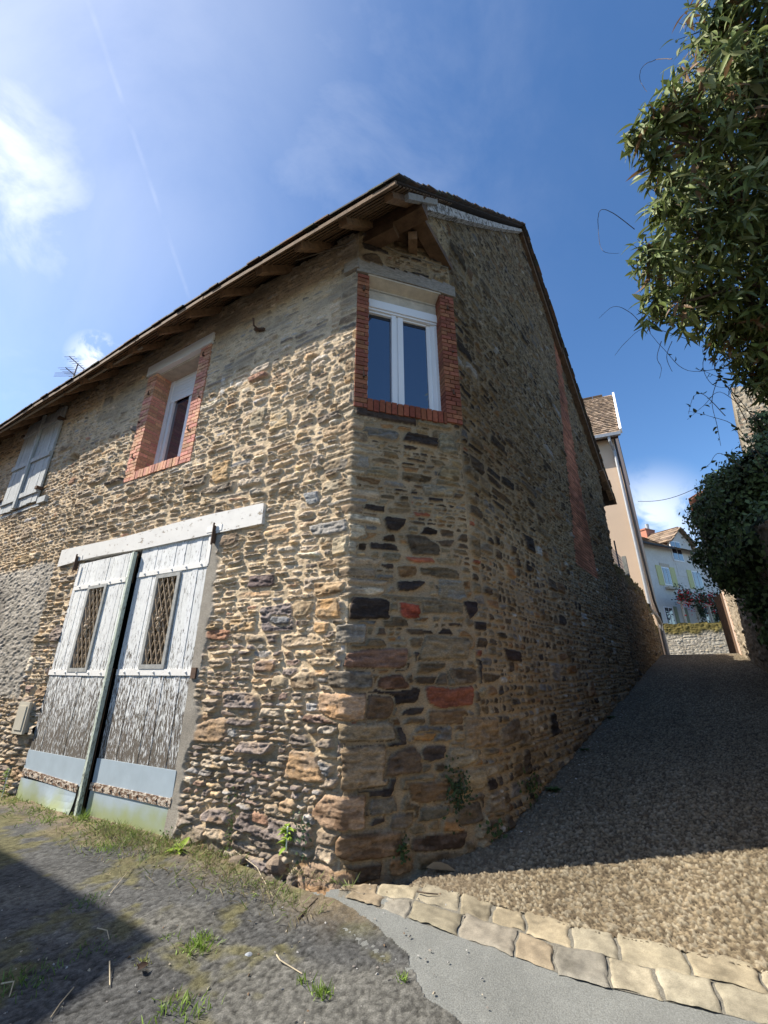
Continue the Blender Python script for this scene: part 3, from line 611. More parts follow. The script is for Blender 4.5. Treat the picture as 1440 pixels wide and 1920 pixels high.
# wall plate along the eaves: runs out over the cut corner, carries the gable beam
pb = MB(); pb.cbox(GP(-.74, 6.52)+(-.10)*VL, GP(-.74, 6.52)+3.0*VL, .17, .20); pb.build('wall_plate', M['beam'], house)
pb = MB(); pb.cbox(LP(-.45, 6.40, -.12), LP(2.4, 6.43, -.10), .16, .16); pb.cbox(LP(2.4, 6.43, -.10), LP(6, 6.3, -.1), .16, .16); pb.cbox(LP(6, 6.3, -.10), LP(11, 5.95, -.1), .16, .16); pb.build('wall_plate', M['beam'], house)
gb = MB(); gb.prism([GP(.06, 6.31, .02), GP(-.72, 6.54, .02), GP(-.74, 6.62, .02), GP(.06, 6.42, .02)], -NG*.17); gb.build('gable_beam', M['beam'], house)
sf = MB(); sf.prism([LP(-.05, 6.50, -.05), LP(-.9, 6.56, -.05), GP(-.74, 6.56, -.06), GP(.0, 6.54, -.06), KP(.6, 6.5, -.2), KP(0, 6.5, -.2)], A([0, 0, .03])); sf.build('corner_soffit', M['beam'], house)
q = MB(); q.cbox(KP(.75, 6.46, -.12), KP(.62, 6.40, .22), .11, .11); q.build('purlin_end', M['rafter'], house)
# flaking white verge timber
vb = MB(); n = 14
for i in range(n):
    a, b = -.66+(4.58)*i/n, -.66+(4.58)*(i+1)/n
    bw = lambda q: .0+.05*math.sin(math.pi*(q+.66)/4.58)
    ww = lambda q: .15-.018*q
    f = lambda q, d: GP(q, roofF(q)+d-bw(q), .015)
    vb.prism([f(a, -ww(a)*1.2), f(b, -ww(b)*1.2), f(b, .0), f(a, .0)], NG*.085)
vb.build('verge_board', M['whiteboard'], house)
vb = MB(); vb.prism([GP(-1.12, roofF(-1.12)-.14, .08), GP(-.45, roofF(-.45)-.09, .08), GP(-.45, roofF(-.45)+.01, .08), GP(-1.12, roofF(-1.12)-.03, .08)], NG*.05); vb.build('verge_board', M['greywood'], house)
vb = MB()
for (a, b) in ((3.95, 6.1), (6.05, 8.9)):
    d = 0 if a < 5 else .03
    vb.prism([GP(a, 11.4-(a-3.9)-.14, .0), GP(b, 11.4-(b-3.9)-.14, .0), GP(b, 11.4-(b-3.9)+.10-d, .0), GP(a, 11.4-(a-3.9)+.10-d, .0)], NG*(.10+d))
vb.build('rear_verge_board', M['beam'], house)
rb = MB(); rb.cbox(GP(8.45, 6.72, .10), GP(9.3, 6.12, .10), .12, .14); rb.build('rafter', M['rafter'], house)
# --- brick surrounds -------------------------------------------------
def brick_col(base, r):
    f = r.uniform(.72, 1.25); return (base[0]*f, base[1]*f*r.uniform(.85, 1.15), base[2]*f)
def brick_pier(P, nrm_in, u0, u1, z0, z1, depth, base, front=.012, hb=.058, mortar_col=(.42, .32, .22)):
    """P(u,z,o): plane function. Bricks stacked u0..u1, z0..z1 reaching back 'depth'."""
    mb = MB(); r = random.Random(int(u0*100)+7); k = 0; z = z0
    w_ = u1-u0; dv = P(u1, 0, 0)-P(u0, 0, 0); L = np.linalg.norm(dv); dv = dv/L; inn = P(u0, 0, -1)-P(u0, 0, 0)
    sg = (u1-u0)/L
    mb.box(P(u0, z0, 0)+dv*.004, dv*(L-.008), inn*depth, UP*(z1-z0), mortar_col)
    while z < z1-.02:
        h = min(hb, z1-z)-.011; cuts = [0, L*.99] if k % 2 and L < .16 else ([0, L*.36, L] if k % 2 else [0, L*.66, L])
        for i in range(len(cuts)-1):
            f = front+r.uniform(-.003, .004); e = .0 if i == 0 else .006
            # along the reveal the brick is split too
            ds = [0, depth*.5, depth] if k % 2 else [0, depth*.85, depth]
            for q in range(2):
                mb.box(P(u0, z+.005+r.uniform(-.001, .001), 0)+dv*(cuts[i]+e-(.003 if i == 0 else 0))-inn*f*(q == 0)+inn*(ds[q]+(.006 if q else 0)), dv*(cuts[i+1]-cuts[i]-e+(.003 if i == len(cuts)-2 else 0)), inn*(ds[q+1]-ds[q]-.006*(q > 0)+f*(q == 0)), UP*h, brick_col(base, r))
        z += hb; k += 1
    return mb
def brick_sill(P, u0, u1, z0, z1, depth, base, bw=.062, front=.02, mortar_col=(.42, .32, .22)):
    mb = MB(); r = random.Random(3); dv = P(u1, 0, 0)-P(u0, 0, 0); L = np.linalg.norm(dv); dv /= L; inn = P(u0, 0, -1)-P(u0, 0, 0)
    mb.box(P(u0, z0, 0)+dv*.005, dv*(L-.01), inn*depth, UP*(z1-z0-.006), mortar_col); x = 0
    while x < L-.02:
        ww = min(bw, L-x)-.010
        mb.box(P(u0, z0+r.uniform(-.006, .004), 0)+dv*(x+.003)-inn*(front+r.uniform(-.003, .004)), dv*ww, inn*(depth+front), UP*(z1-z0+r.uniform(-.003, .003)), brick_col(base, r)); x += bw
    return mb
BL, BK = (.58, .295, .20), (.27, .105, .060)
brick_pier(LP, None, 3.915, 3.70, 3.93, 5.80, .25, BL).build('brick_surround', M['brick'], house)
brick_pier(LP, None, 2.70, 2.485, 3.93, 5.86, .25, BL).build('brick_surround', M['brick'], house)
brick_sill(LP, 3.70, 2.70, 3.935, 4.06, .26, BL).build('brick_sill', M['brick'], house)
brick_pier(KP, None, .0, .135, 3.93, 5.79, .16, BK, mortar_col=(.22, .15, .10)).build('brick_surround', M['brick'], house)
brick_pier(KP, None, 1.035, 1.215, 3.93, 5.79, .24, BK, mortar_col=(.22, .15, .10), front=.02).build('brick_surround', M['brick'], house)
brick_sill(KP, .135, 1.035, 3.91, 4.05, .20, (.24, .075, .042), bw=.066, front=.02, mortar_col=(.2, .13, .09)).build('brick_sill', M['brick'], house)
# --- lintels ---------------------------------------------------------
lb = MB(); n = 10
for i in range(n):
    a, b = 1.08+4.0*i/n, 1.08+4.0*(i+1)/n
    lo = lambda q: 2.835+(.0 if q < 3.2 else .03*math.sin((q-3.2)*1.7)); hi = lambda q: 3.075-.012*math.sin(q*2.2)
    if i == n-1: b -= .0
    lb.prism([LP(a, lo(a), .030), LP(b, lo(b), .030), LP(b, hi(b), .030), LP(a, hi(a), .030)], -NL*.30)
lb.build('lintel', M['whitebeam'], house)
lb = MB(); lb.prism([LP(2.47, 5.84, .035), LP(3.95, 5.80, .035), LP(3.95, 5.98, .035), LP(2.45, 6.02, .035)], -NL*.08)
lb.build('lintel', M['pvc'], house)
lb = MB(); lb.prism([LP(2.66, 5.80, -.04), LP(3.74, 5.78, -.04), LP(3.74, 5.86, -.04), LP(2.66, 5.90, -.04)], -NL*.3); lb.build('lintel_soffit', M['soffitwhite'], house)
lb = MB()
n = 8
for i in range(n):
    a, b = -.02+1.27*i/n, -.02+1.27*(i+1)/n; cv = lambda q: .02*math.sin(q*2.4)-.03*(q > 1.1)*(q-1.1)
    lb.prism([KP(a, 5.80+cv(a), .03), KP(b, 5.80+cv(b), .03), KP(b, 5.965+cv(b)*.6, .03), KP(a, 6.0+cv(a)*.6, .03)], -NK*.14)
lb.build('lintel', M['greywood'], house)
lb = MB(); lb.box(LP(-.03, 5.84, .05), VL*.20, -NL*.12, UP*.15); lb.build('lintel_end', M['greywood'], house)
lb = MB(); lb.box(KP(.12, 5.70, -.11), VK*.93, -NK*.14, UP*.10); lb.prism([KP(.12, 5.74, -.11), KP(1.05, 5.74, -.11), KP(1.05, 5.79, .02), KP(.12, 5.79, .02)], UP*.02)
lb.build('lintel_soffit', M['soffitwhite'], house)
# --- corner window ---------------------------------------------------
def win_part(mb, P, u0, u1, z0, z1, o0, o1, col=(1, 1, 1)):
    dv = P(u1, 0, 0)-P(u0, 0, 0); mb.box(P(u0, z0, o0), dv, P(u0, 0, o1)-P(u0, 0, o0), UP*(z1-z0), col)
wf = MB(); O = -.125
for (a, b, c, d, o) in [(.137, .170, 4.05, 5.40, 0), (.45, .505, 4.055, 5.40, .01), (.505, .53, 4.055, 5.40, -.012), (.53, .595, 4.055, 5.40, .004), (.905, .955, 4.055, 5.40, -.02), (.955, 1.0, 4.055, 5.40, -.005), (1.0, 1.045, 4.05, 5.40, .01), (.17, .45, 4.05, 4.075, 0), (.595, .905, 4.05, 4.075, -.01), (.17, .45, 5.375, 5.40, 0), (.595, .905, 5.375, 5.40, -.01)]:
    win_part(wf, KP, a, b, c, d, O+o, O-.06)
wfo = wf.build('window', M['pvc'], house, 'white sliding window set in the cut corner over a dark red brick sill')
rbx = MB(); win_part(rbx, KP, .137, 1.045, 5.405, 5.43, O+.020, O-.08); win_part(rbx, KP, .137, 1.045, 5.434, 5.535, O+.035, O-.08); win_part(rbx, KP, .137, 1.045, 5.539, 5.565, O+.022, O-.08)
rbx.build('shutter_box', M['pvc'], wfo); rbx = MB(); win_part(rbx, KP, .137, 1.045, 5.57, 5.72, O+.015, O-.08); rbx.build('infill_board', M['soffitwhite'], wfo)
rbx = MB(); win_part(rbx, KP, .16, 1.02, 5.335, 5.40, O-.03, O-.05); rbx.build('roller_edge', M['darkpipe'], wfo)
for (a, b) in ((.17, .45), (.595, .905)):
    q = MB(); win_part(q, KP, a, b, 4.075, 5.375, O-.035, O-.045); q.build('pane', M['glass'], wfo)
# --- upper left window ------------------------------------------------
O = -.235; wf = MB()
for (a, b, c, d, o) in [(3.62, 3.70, 4.06, 5.80, 0), (3.54, 3.60, 4.08, 5.40, -.015), (2.70, 2.76, 4.06, 5.80, 0), (2.78, 2.83, 4.08, 5.4, -.02), (3.14, 3.20, 4.08, 5.4, -.03), (2.76, 3.62, 4.05, 4.09, 0)]:
    win_part(wf, LP, a, b, c, d, O+o, O-.08)
wfo = wf.build('window', M['pvc'], house, 'white window with half lowered roller shutter in a light red brick surround')
sh = MB(); z = 5.36
while z < 5.79: win_part(sh, LP, 2.76, 3.62, z, z+.050, O-.01, O-.02); win_part(sh, LP, 2.76, 3.62, z+.05, z+.056, O-.016, O-.024); z += .056
sh.build('roller_shutter', M['pvc'], wfo)
q = MB(); win_part(q, LP, 2.76, 3.62, 4.09, 5.36, O-.05, O-.06); q.build('pane', M['glass'], wfo)
# hinge pins left in the brick
for f, pts in ((LP, [(2.60, 5.66), (2.62, 4.42), (3.80, 4.30), (3.78, 5.40), (2.52, 4.92), (3.85, 4.92)]), (KP, [(.06, 5.52), (.08, 4.30), (1.12, 5.55), (1.12, 4.30), (1.15, 4.9)])):
    for (u_, z_) in pts:
        q = MB(); big = z_ not in (4.92, 4.9)
        q.box(f(u_, z_, .0), VL*.02 if f is LP else VK*.02, (NL if f is LP else NK)*.04, UP*.018); 
        if big: q.box(f(u_, z_+.018, .028), VL*.014 if f is LP else VK*.014, (NL if f is LP else NK)*.012, UP*.045)
        q.build('hinge_pin', M['iron'], house)
q = MB(); q.tube([LP(1.50, 5.60, .02), LP(1.52, 5.62, .12), LP(1.50, 5.70, .16)], .014); q.cbox(LP(1.42, 5.59, .03), LP(1.58, 5.64, .05), .03, .03); q.build('iron_bracket', M['iron'], house)
rr_ = random.Random(2)
# --- shuttered window, far left ---------------------------------------
for k, (u0, u1, dz) in enumerate(((7.16, 7.80, 0.0), (6.42, 7.10, .02))):
    b = MB(); nb = 4
    for i in range(nb):
        a = u0+(u1-u0)*i/nb; b.box(LP(a+.004, 4.12+dz+rr_.uniform(-.01, .01), .05+rr_.uniform(0, .006)), VL*((u1-u0)/nb-.008), -NL*.03, UP*(1.93+rr_.uniform(-.02, .02)))
    leaf = b.build('shutter_leaf', M['shutter'], house)
    for zz_ in (4.28, 5.0, 5.74):
        q = MB(); q.box(LP(u0+.0, zz_+dz, .083), VL*(u1-u0), -NL*.03, UP*.09); q.build('batten', M['shutter'], leaf)
    for zz_ in (4.35, 5.76):
        q = MB(); q.box(LP(u0-.03 if k else u1-.05, zz_, .11), VL*.08, -NL*.1, UP*.05); q.build('hinge', M['iron'], leaf)
q = MB(); q.box(LP(7.09, 4.12, .10), VL*.08, -NL*.04, UP*1.95); q.build('cover_strip', M['shutter'], house)
q = MB(); q.box(LP(6.33, 4.05, .02), VL*1.5, -NL*.1, UP*.05); q.box(LP(6.12, 4.08, .05), VL*.26, -NL*.1, UP*.11); q.build('stone_sill', M['shutter'], house)

# --- garage door --------------------------------------------------------
gd = thing('garage_door', LP(3.13, 0, 0), 'tall double plank garage door in flaking white paint with zinc sheets along its foot', 'door')
def leaf(uA, uB, zb, zt, hole, off, tilt, seed, zb2=None):
    """uA right edge, uB left edge; hole = (ha,hb,hz0,hz1)"""
    r = random.Random(seed); O_ = lambda u: off+tilt*(u-uA)
    P = lambda u, z, o=0: LP(u, z, O_(u)+o)
    b = MB(); u = uA; wd = .088
    while u < uB-.02:
        e = min(u+wd, uB); dv = P(e, 0)-P(u, 0)
        o = r.uniform(-.003, .003); segs = [(zb, zt)]
        if e > hole[0] and u < hole[1]: segs = [(zb, hole[2]), (hole[3], zt)]
        c = r.uniform(.93, 1.05)
        for (a, d) in segs: b.box(P(u, a, o), dv*.955, -NL*.03, UP*(d-a), (c, c, c*r.uniform(.97, 1.0)))
        u = e
    lf = b.build('door_leaf', M['doorwood'], gd)
    ha, hb, z0, z1 = hole
    bk_ = MB(); bk_.box(P(uA, zb, -.05), P(uB, 0)-P(uA, 0), -NL*.012, UP*(z0-zb)); bk_.box(P(uA, z1, -.05), P(uB, 0)-P(uA, 0), -NL*.012, UP*(zt-z1)); bk_.build('backing', M['beam'], lf)
    fr = MB(); fw = .045
    for (a, c, d, e) in [(ha-.02, ha+fw-.02, z0-.04, z1+.03), (hb-fw+.02, hb+.02, z0-.04, z1+.03), (ha+fw-.02, hb-fw+.02, z0-.04, z0+.005), (ha+fw-.02, hb-fw+.02, z1-.01, z1+.03)]:
        fr.box(P(a, d, .018), P(c, 0)-P(a, 0), -NL*.07, UP*(e-d))
    fr.build('hatch_frame', M['greyframe'], lf)
    gr = MB(); a0, a1, c0, c1 = ha+fw-.02, hb-fw+.02, z0+.005, z1-.01; W_, H_ = a1-a0, c1-c0
    nx = 4; st = W_/nx; sl = 2.15
    for sgn in (1, -1):
        k = -14
        while k < 26:
            # line z = c0 + sgn*sl*(u-a0) + k*st*sl*... clipped to the rectangle
            pts = []
            zz0 = c0+k*st*sl*1.0
            f = lambda u: zz0+sgn*sl*(u-a0)
            lo, hi = a0, a1
            ua, ub = ((c0-zz0)/(sgn*sl)+a0, (c1-zz0)/(sgn*sl)+a0)
            lo = max(a0, min(ua, ub)); hi = min(a1, max(ua, ub))
            if hi-lo > .01: gr.cbox(P(lo, f(lo), .0+.006*sgn), P(hi, f(hi), .0+.006*sgn), .006, .013, up=NL)
            k += 1
    cx, cz = (a0+a1)/2, (c0+c1)/2
    for k in range(8):
        a = k*math.pi/4; gr.tube([P(cx+.015*math.cos(a), cz+.02*math.sin(a), .015), P(cx+.05*math.cos(a+.3), cz+.09*math.sin(a+.3), .025), P(cx+.06*math.cos(a), cz+.13*math.sin(a), .012)], .006, 5)
    gr.sphere(P(cx, cz, .03), .025)
    for k in range(10):
        for j in (-1, 1): gr.sphere(P(cx+j*W_*.25*(1 if k % 2 else 0), c0+H_*(k+.5)/10, .012), .011, 6, 4)
    gr.build('hatch_grille', M['grille'], lf)
    bb = MB(); bb.box(P(a0-.02, c0-.02, -.09), P(a1+.02, 0)-P(a0-.02, 0), -NL*.01, UP*(H_+.04)); bb.build('hatch_backing', M['board_in'], lf)
    return lf, P
def strap(lf, P, ua, ub, z, h, m, nb=5, zsl=0, name='strap', o=.012):
    q = MB(); q.prism([P(ua, z, o), P(ub, z+zsl, o), P(ub, z+zsl+h, o), P(ua, z+h, o)], -NL*.012)
    for i in range(nb):
        f = (i+.4)/nb; q.sphere(P(ua+(ub-ua)*f, z+h/2+zsl*f, o+.002), .013, 8, 5, sc=(1, 1, 1))
    q.build(name, m, lf)
lf, P = leaf(1.815, 3.10, .04, 2.845, (2.28, 2.67, 1.47, 2.43), .005, .0, 4)
strap(lf, P, 1.83, 3.08, 2.475, .060, M['doorstrap'], 5); strap(lf, P, 1.80, 3.08, 1.365, .062, M['doorstrap'], 5)
strap(lf, P, 1.82, 1.875, 2.50, .36, M['doorstrap'], 0); strap(lf, P, 1.82, 3.10, .265, .068, M['brownstrap'], 9, o=.022)
q = MB(); q.box(P(1.82, .305, .012), VL*1.27, -NL*.01, UP*.245); q.box(P(1.82, .05, .012), VL*1.27, -NL*.01, UP*.22); q.build('zinc_sheet', M['zinc'], lf)
q = MB(); q.box(P(1.82, .0, .016), VL*1.27, -NL*.03, UP*.05); q.build('bottom_rail', M['brownstrap'], lf)
lf2, P = leaf(3.175, 4.48, .03, 2.80, (3.63, 4.03, 1.44, 2.42), .055, -.022, 8)
strap(lf2, P, 3.22, 4.42, 2.43, .060, M['doorstrap'], 5); strap(lf2, P, 3.19, 4.50, 1.355, .062, M['doorstrap'], 5, .01)
strap(lf2, P, 4.37, 4.42, 2.48, .27, M['doorstrap'], 0); strap(lf2, P, 3.24, 4.47, .235, .068, M['brownstrap'], 8, .04, o=.022)
q = MB(); q.box(P(3.19, .29, .012), P(4.48, 0)-P(3.19, 0), -NL*.01, UP*.24)
# lower sheet, its right corner curling forward
nu, nz = 14, 6; V_ = []; F_ = []
for j in range(nz+1):
    for i in range(nu+1):
        u = 3.24+(4.47-3.24)*i/nu; z = .245-.29*j/nz + .0*i; cu = math.exp(-((u-3.42)/.26)**2)*(j/nz)**2*.13+.012*math.sin(u*9)*(j/nz)
        V_.append(P(u, max(z, .0)-.05*(j/nz)*math.exp(-((u-3.5)/.25)**2), .016+cu))
for j in range(nz):
    for i in range(nu): F_.append([j*(nu+1)+i, j*(nu+1)+i+1, (j+1)*(nu+1)+i+1, (j+1)*(nu+1)+i])
q.add(V_, F_); q.build('zinc_sheet', M['zinc'], lf2)
q = MB(); q.prism([LP(3.135, -.03, .085), LP(3.175, -.03, .085), LP(3.185, 2.80, .075), LP(3.15, 2.80, .075)], -NL*.045); q.build('cover_post', M['greenpost'], gd)
for (u_, s_) in ((1.77, 1), (4.54, -1)):
    q = MB(); q.box(LP(u_-.010, 2.72, .055), VL*.02, -NL*.04, UP*.20); q.tube([LP(u_, 2.70, .06), LP(u_, 2.95, .06)], .010); q.build('pivot', M['iron'], gd)
    q = MB(); q.box(LP(u_-.10, 2.86, .035), VL*.24, -NL*.015, UP*.07); q.build('hinge_plate', M['doorstrap'], gd)
q = MB(); q.box(LP(1.745, 1.34, .03), VL*.07, -NL*.06, UP*.10); q.build('hinge', M['iron'], gd)
q = MB(); q.box(LP(4.49, 1.34, .03), VL*.07, -NL*.06, UP*.10); q.build('hinge', M['iron'], gd)
# door reveals and meter box
rv = MB(); rv.box(LP(1.70, -.1, -.02), VL*.11, -NL*.25, UP*2.95); rv.box(LP(4.485, -.1, -.02), VL*.11, -NL*.25, UP*2.95); rv.build('door_reveal', M['mortar'], house)
mbx = MB(); mbx.box(LP(4.66, .70, .08), VL*.22, -NL*.10, UP*.33); mbx.box(LP(4.64, .685, .088), VL*.26, -NL*.03, UP*.36); mbx.box(LP(4.68, .73, .098), VL*.18, -NL*.03, UP*.27)
mo = tag(mbx.build('meter_box', M['plastic'], None), 'small beige plastic meter box fixed to the wall left of the garage door', 'meter box')
# cable under the corner eave
q = MB(); pts = []
for (x, y) in [(620, 405), (648, 420), (668, 434), (700, 455), (745, 478), (800, 494), (838, 506)]:
    a = on_plane(x, y, C0, VK); pts.append(KP(a[0], min(a[1], 6.5), .03) if x > 690 else None)
pts = [p for p in pts if p is not None]; pts = [LP(.9, 6.42, .12), LP(.3, 6.35, .05)]+pts
q.tube(pts, .007, 5); q.build('cable', M['cable'], house)
# long pale batten lying under the left eaves
q = MB(); q.cbox(RP(-1.22, 4.3, -.02), RP(-1.37, 9.6, .0), .03, .02); q.build('eave_cable', M['cable'], house)
# antenna
an = MB(); b0 = RP(-.75, 7.75, .1); top = b0+A([0, 0, 1.0]); an.tube([b0, top], .014)
dirb = VG*.6+VL*.4; dirb = dirb/np.linalg.norm(dirb); prp = A([dirb[1], -dirb[0], 0])
for (zc_, n_, L_) in ((.98, 8, .22), (.70, 10, .32)):
    c = b0+UP*zc_; an.tube([c-dirb*.24, c+dirb*.24+UP*.03], .009)
    for i in range(n_):
        p = c+dirb*(-.23+.47*i/(n_-1)); ll = L_*(1-.3*i/n_); an.tube([p-prp*ll/2, p+prp*ll/2], .005, 4)
for k in range(4): an.tube([b0+UP*(.50+.03*k)-prp*.2-dirb*.22, b0+UP*(.50+.03*k)+prp*.2-dirb*.22], .004, 4)
an.build('antenna', M['alu'], house)

# ================================================================== GROUND
def gsheet(name, xs, ys, dz, m, col=None):
    X, Y = np.meshgrid(xs, ys); Zg = gz(X, Y)+dz
    Vg = np.stack([X, Y, Zg], -1).reshape(-1, 3); idx = np.arange(X.size).reshape(X.shape)
    F = np.stack([idx[:-1, :-1], idx[:-1, 1:], idx[1:, 1:], idx[1:, :-1]], -1).reshape(-1, 4)
    return raw_mesh(name, Vg, F, m, None, col, True)
gx = np.concatenate([[-900, -300, -100, -40], np.arange(-20, 40, .5), [60, 120, 300, 900]])
struct(gsheet('ground', gx, gx.copy(), -.07, M['ground']))
# boundary lines on the ground, from the photograph
def gl(pts): return [on_ground(x, y) for x, y in pts]
KU = gl([(640, 1664), (700, 1663), (808, 1665), (910, 1693), (1030, 1731), (1140, 1756), (1241, 1776), (1340, 1805), (1440, 1828)])   # gravel / setts
KL = gl([(633, 1684), (654, 1688), (785, 1731), (870, 1764), (956, 1793), (1075, 1839), (1263, 1885), (1440, 1925)])            # setts / concrete
AC = gl([(600, 1690), (640, 1706), (688, 1736), (720, 1765), (757, 1799), (770, 1840), (791, 1879), (848, 1920), (930, 2000)])                           # concrete / asphalt
def ext(L, k):
    d = L[-1]-L[-2]; d = d/np.linalg.norm(d); return L+[L[-1]+d*k]
KU, KL, AC = ext(KU, 4), ext(KL, 4), ext(AC, 2.5)
def side(L, X, Y):
    """signed distance-ish to polyline (positive = left of direction)"""
    best = np.full(X.shape, 1e9); sgn = np.zeros(X.shape)
    for a, b in zip(L[:-1], L[1:]):
        dx, dy = b[0]-a[0], b[1]-a[1]; l2 = dx*dx+dy*dy
        t = np.clip(((X-a[0])*dx+(Y-a[1])*dy)/l2, 0, 1)
        d = np.hypot(X-a[0]-t*dx, Y-a[1]-t*dy); c = dx*(Y-a[1])-dy*(X-a[0])
        m = d < best; best = np.where(m, d, best); sgn = np.where(m, np.sign(c), sgn)
    return best*sgn
def frontL(X, Y): return (X-C0[0])*NL[0]+(Y-C0[1])*NL[1]
def frontK(X, Y): return (X-C0[0])*NK[0]+(Y-C0[1])*NK[1]
def frontG(X, Y): return (X-E0[0])*NG[0]+(Y-E0[1])*NG[1]
# --- asphalt, moss and dirt ------------------------------------------------
xs = spaced(-9.0, 1.2, lambda x: .0095+.006*max(0, -x-1.6)); ys = spaced(1.5, 9.5, lambda y: .0095+.006*max(0, y-3.8))
X, Y = np.meshgrid(xs, ys); fL = frontL(X, Y)
moss = fbm(X*1.6, Y*1.6, 4, 90); peb = fbm(X*38, Y*38, 3, 91); lump = fbm(X*2.2, Y*2.2, 4, 92)
edge = sst(.55, .08, fL+.28*fbm(X*2.3, Y*2.3, 3, 93)) * sst(-6.5, -4.2, X+0*Y)      # dirt and dry moss along the wall foot
sunk = np.exp(-((side([A([-.25, 3.05, 0]), A([.1, 2.75, 0]), A([.33, 2.5, 0])], X, Y)+.03*lump)/.07)**2)
gran = fbm(X*62, Y*62, 2, 89)
Hh = .014+.010*lump+.002*peb+.0045*gran+edge*(.012+.026*fbm(X*7, Y*7, 3, 94))-.010*sunk
far = np.exp(-np.maximum(0, np.abs(Y-2.6)-1.4)*.2)
base = A((.078, .078, .075))*(1+.35*peb+1.1*gran+.30*lump)[..., None]
old = sst(-.05, .25, fbm(X*.8+3, Y*1.3, 3, 97)+.25*(3.0-Y)); base = base*(1+.42*old)[..., None]*(1+old[..., None]*A((.05, .02, -.06)))
mossm = .8*sst(.24, .50, moss+.45*fbm(X*9, Y*9, 3, 95)+.12*sst(-.3, -1.6, X))[..., None]
base = base*(1-mossm)+mossm*A((.125, .115, .055))*(1+.6*peb+.6*gran)[..., None]
ed = edge[..., None]; em = sst(-.1, .25, fbm(X*5, Y*5, 3, 96))[..., None]
dirt = (A((.20, .155, .095))*(1-em)+em*A((.17, .155, .06)))*(1+.5*peb+.4*fbm(X*16, Y*16, 2, 98))[..., None]
base = base*(1-ed*.85)+dirt*ed*.85
P_ = np.stack([X, Y, gz(X, Y)+Hh], -1)
xm, ym = (X[:-1, :-1]+X[1:, 1:])/2, (Y[:-1, :-1]+Y[1:, 1:])/2
msk = (frontL(xm, ym) > -.25) & (side(AC, xm, ym) > -.02+0*xm) if False else (frontL(xm, ym) > -.25)
sA = side(AC, xm, ym); msk &= (sA < .02+.02*vn(xm*20, ym*20, 3))
msk &= ~((frontK(xm, ym) < .25) & (xm > -.28))
used, F = grid_faces(*X.shape, msk)
struct(raw_mesh('asphalt_road', P_.reshape(-1, 3)[used], F, M['asphalt'], None, np.clip(base.reshape(-1, 3)[used], .01, .6), True))
# --- concrete apron ---------------------------------------------------------
xs = spaced(-.5, 3.2, lambda x: .02); ys = spaced(.3, 3.75, lambda x: .02); X, Y = np.meshgrid(xs, ys)
P_ = np.stack([X, Y, gz(X, Y)+.006+.006*fbm(X*2, Y*2, 3, 12)+.003*vn(X*30, Y*30, 4)], -1); xm, ym = (X[:-1, :-1]+X[1:, 1:])/2, (Y[:-1, :-1]+Y[1:, 1:])/2
used, F = grid_faces(*X.shape, (side(AC, xm, ym) > -.12) & (side(KL, xm, ym) < .10))
struct(raw_mesh('concrete_apron', P_.reshape(-1, 3)[used], F, M['concrete'], None, None, True))
# --- alley of bound gravel ----------------------------------------------------
sv = spaced(-2.2, 22.0, lambda s: .0075+.0065*max(0, s+.6)); lv = spaced(-.25, 4.0, lambda q: .0085+.006*max(0, q-1.9))
S_, L_ = np.meshgrid(sv, lv); X = E0[0]+S_*VG[0]+L_*NG[0]; Y = E0[1]+S_*VG[1]+L_*NG[1]
def pebbles(X, Y, sc):
    gx_, gy_ = X/sc, Y/sc; xi, yi = np.floor(gx_), np.floor(gy_); d1 = np.full(X.shape, 9.); d2 = d1.copy(); idc = np.zeros(X.shape)
    for a in (-1, 0, 1):
        for b in (-1, 0, 1):
            cx, cy = xi+a, yi+b; px_ = cx+.5+.8*(_h(cx, cy, 1)-.5); py_ = cy+.5+.8*(_h(cx, cy, 2)-.5)
            th = _h(cx, cy, 4)*3.14; dx, dy = gx_-px_, gy_-py_; ex = dx*np.cos(th)+dy*np.sin(th); ey = -dx*np.sin(th)+dy*np.cos(th)
            d = np.hypot(ex, ey*1.5); m = d < d1; d2 = np.where(m, d1, np.minimum(d2, d)); idc = np.where(m, _h(cx, cy, 3), idc); d1 = np.where(m, d, d1)
    return d1, d2, idc
d1, d2, idc = pebbles(X, Y, .020)
body = sst(.0, .35, d2-d1)
near = np.exp(-np.maximum(0, S_-1)/3.5)
Hh = .004+near*(.013*body*(.5+.9*idc))+.010*fbm(X*1.2, Y*1.2, 3, 5)
c1, c2, c3 = A((.275, .218, .138)), A((.15, .115, .073)), A((.335, .285, .20))
cc = np.where((idc < .45)[..., None], c1, np.where((idc < .75)[..., None], c2, c3))*(.75+.5*_h(np.floor(X/.020), np.floor(Y/.020), 7))[..., None]
cc = cc*(.35+.65*body)[..., None]*.85
dirt = sst(.45, .0, L_+.15*fbm(X*3, Y*3, 3, 7))[..., None]*.5; cc = cc*(1-dirt)+dirt*A((.14, .11, .075))
cc *= (1-.16*sst(1.0, 3.5, S_))[..., None]*(1+.28*fbm(S_*.5, L_*1.6, 3, 9)+.10*fbm(S_*3, L_*3, 2, 10))[..., None]  # darker uphill: the alley's shade put into the gravel colour
P_ = np.stack([X, Y, gz(X, Y)+Hh], -1); xm, ym = (X[:-1, :-1]+X[1:, 1:])/2, (Y[:-1, :-1]+Y[1:, 1:])/2
msk = (side(KU, xm, ym) > -.02)
used, F = grid_faces(*X.shape, msk); struct(raw_mesh('alley_path', P_.reshape(-1, 3)[used], F, M['gravel'], None, np.clip(cc.reshape(-1, 3)[used], .01, .8), True))
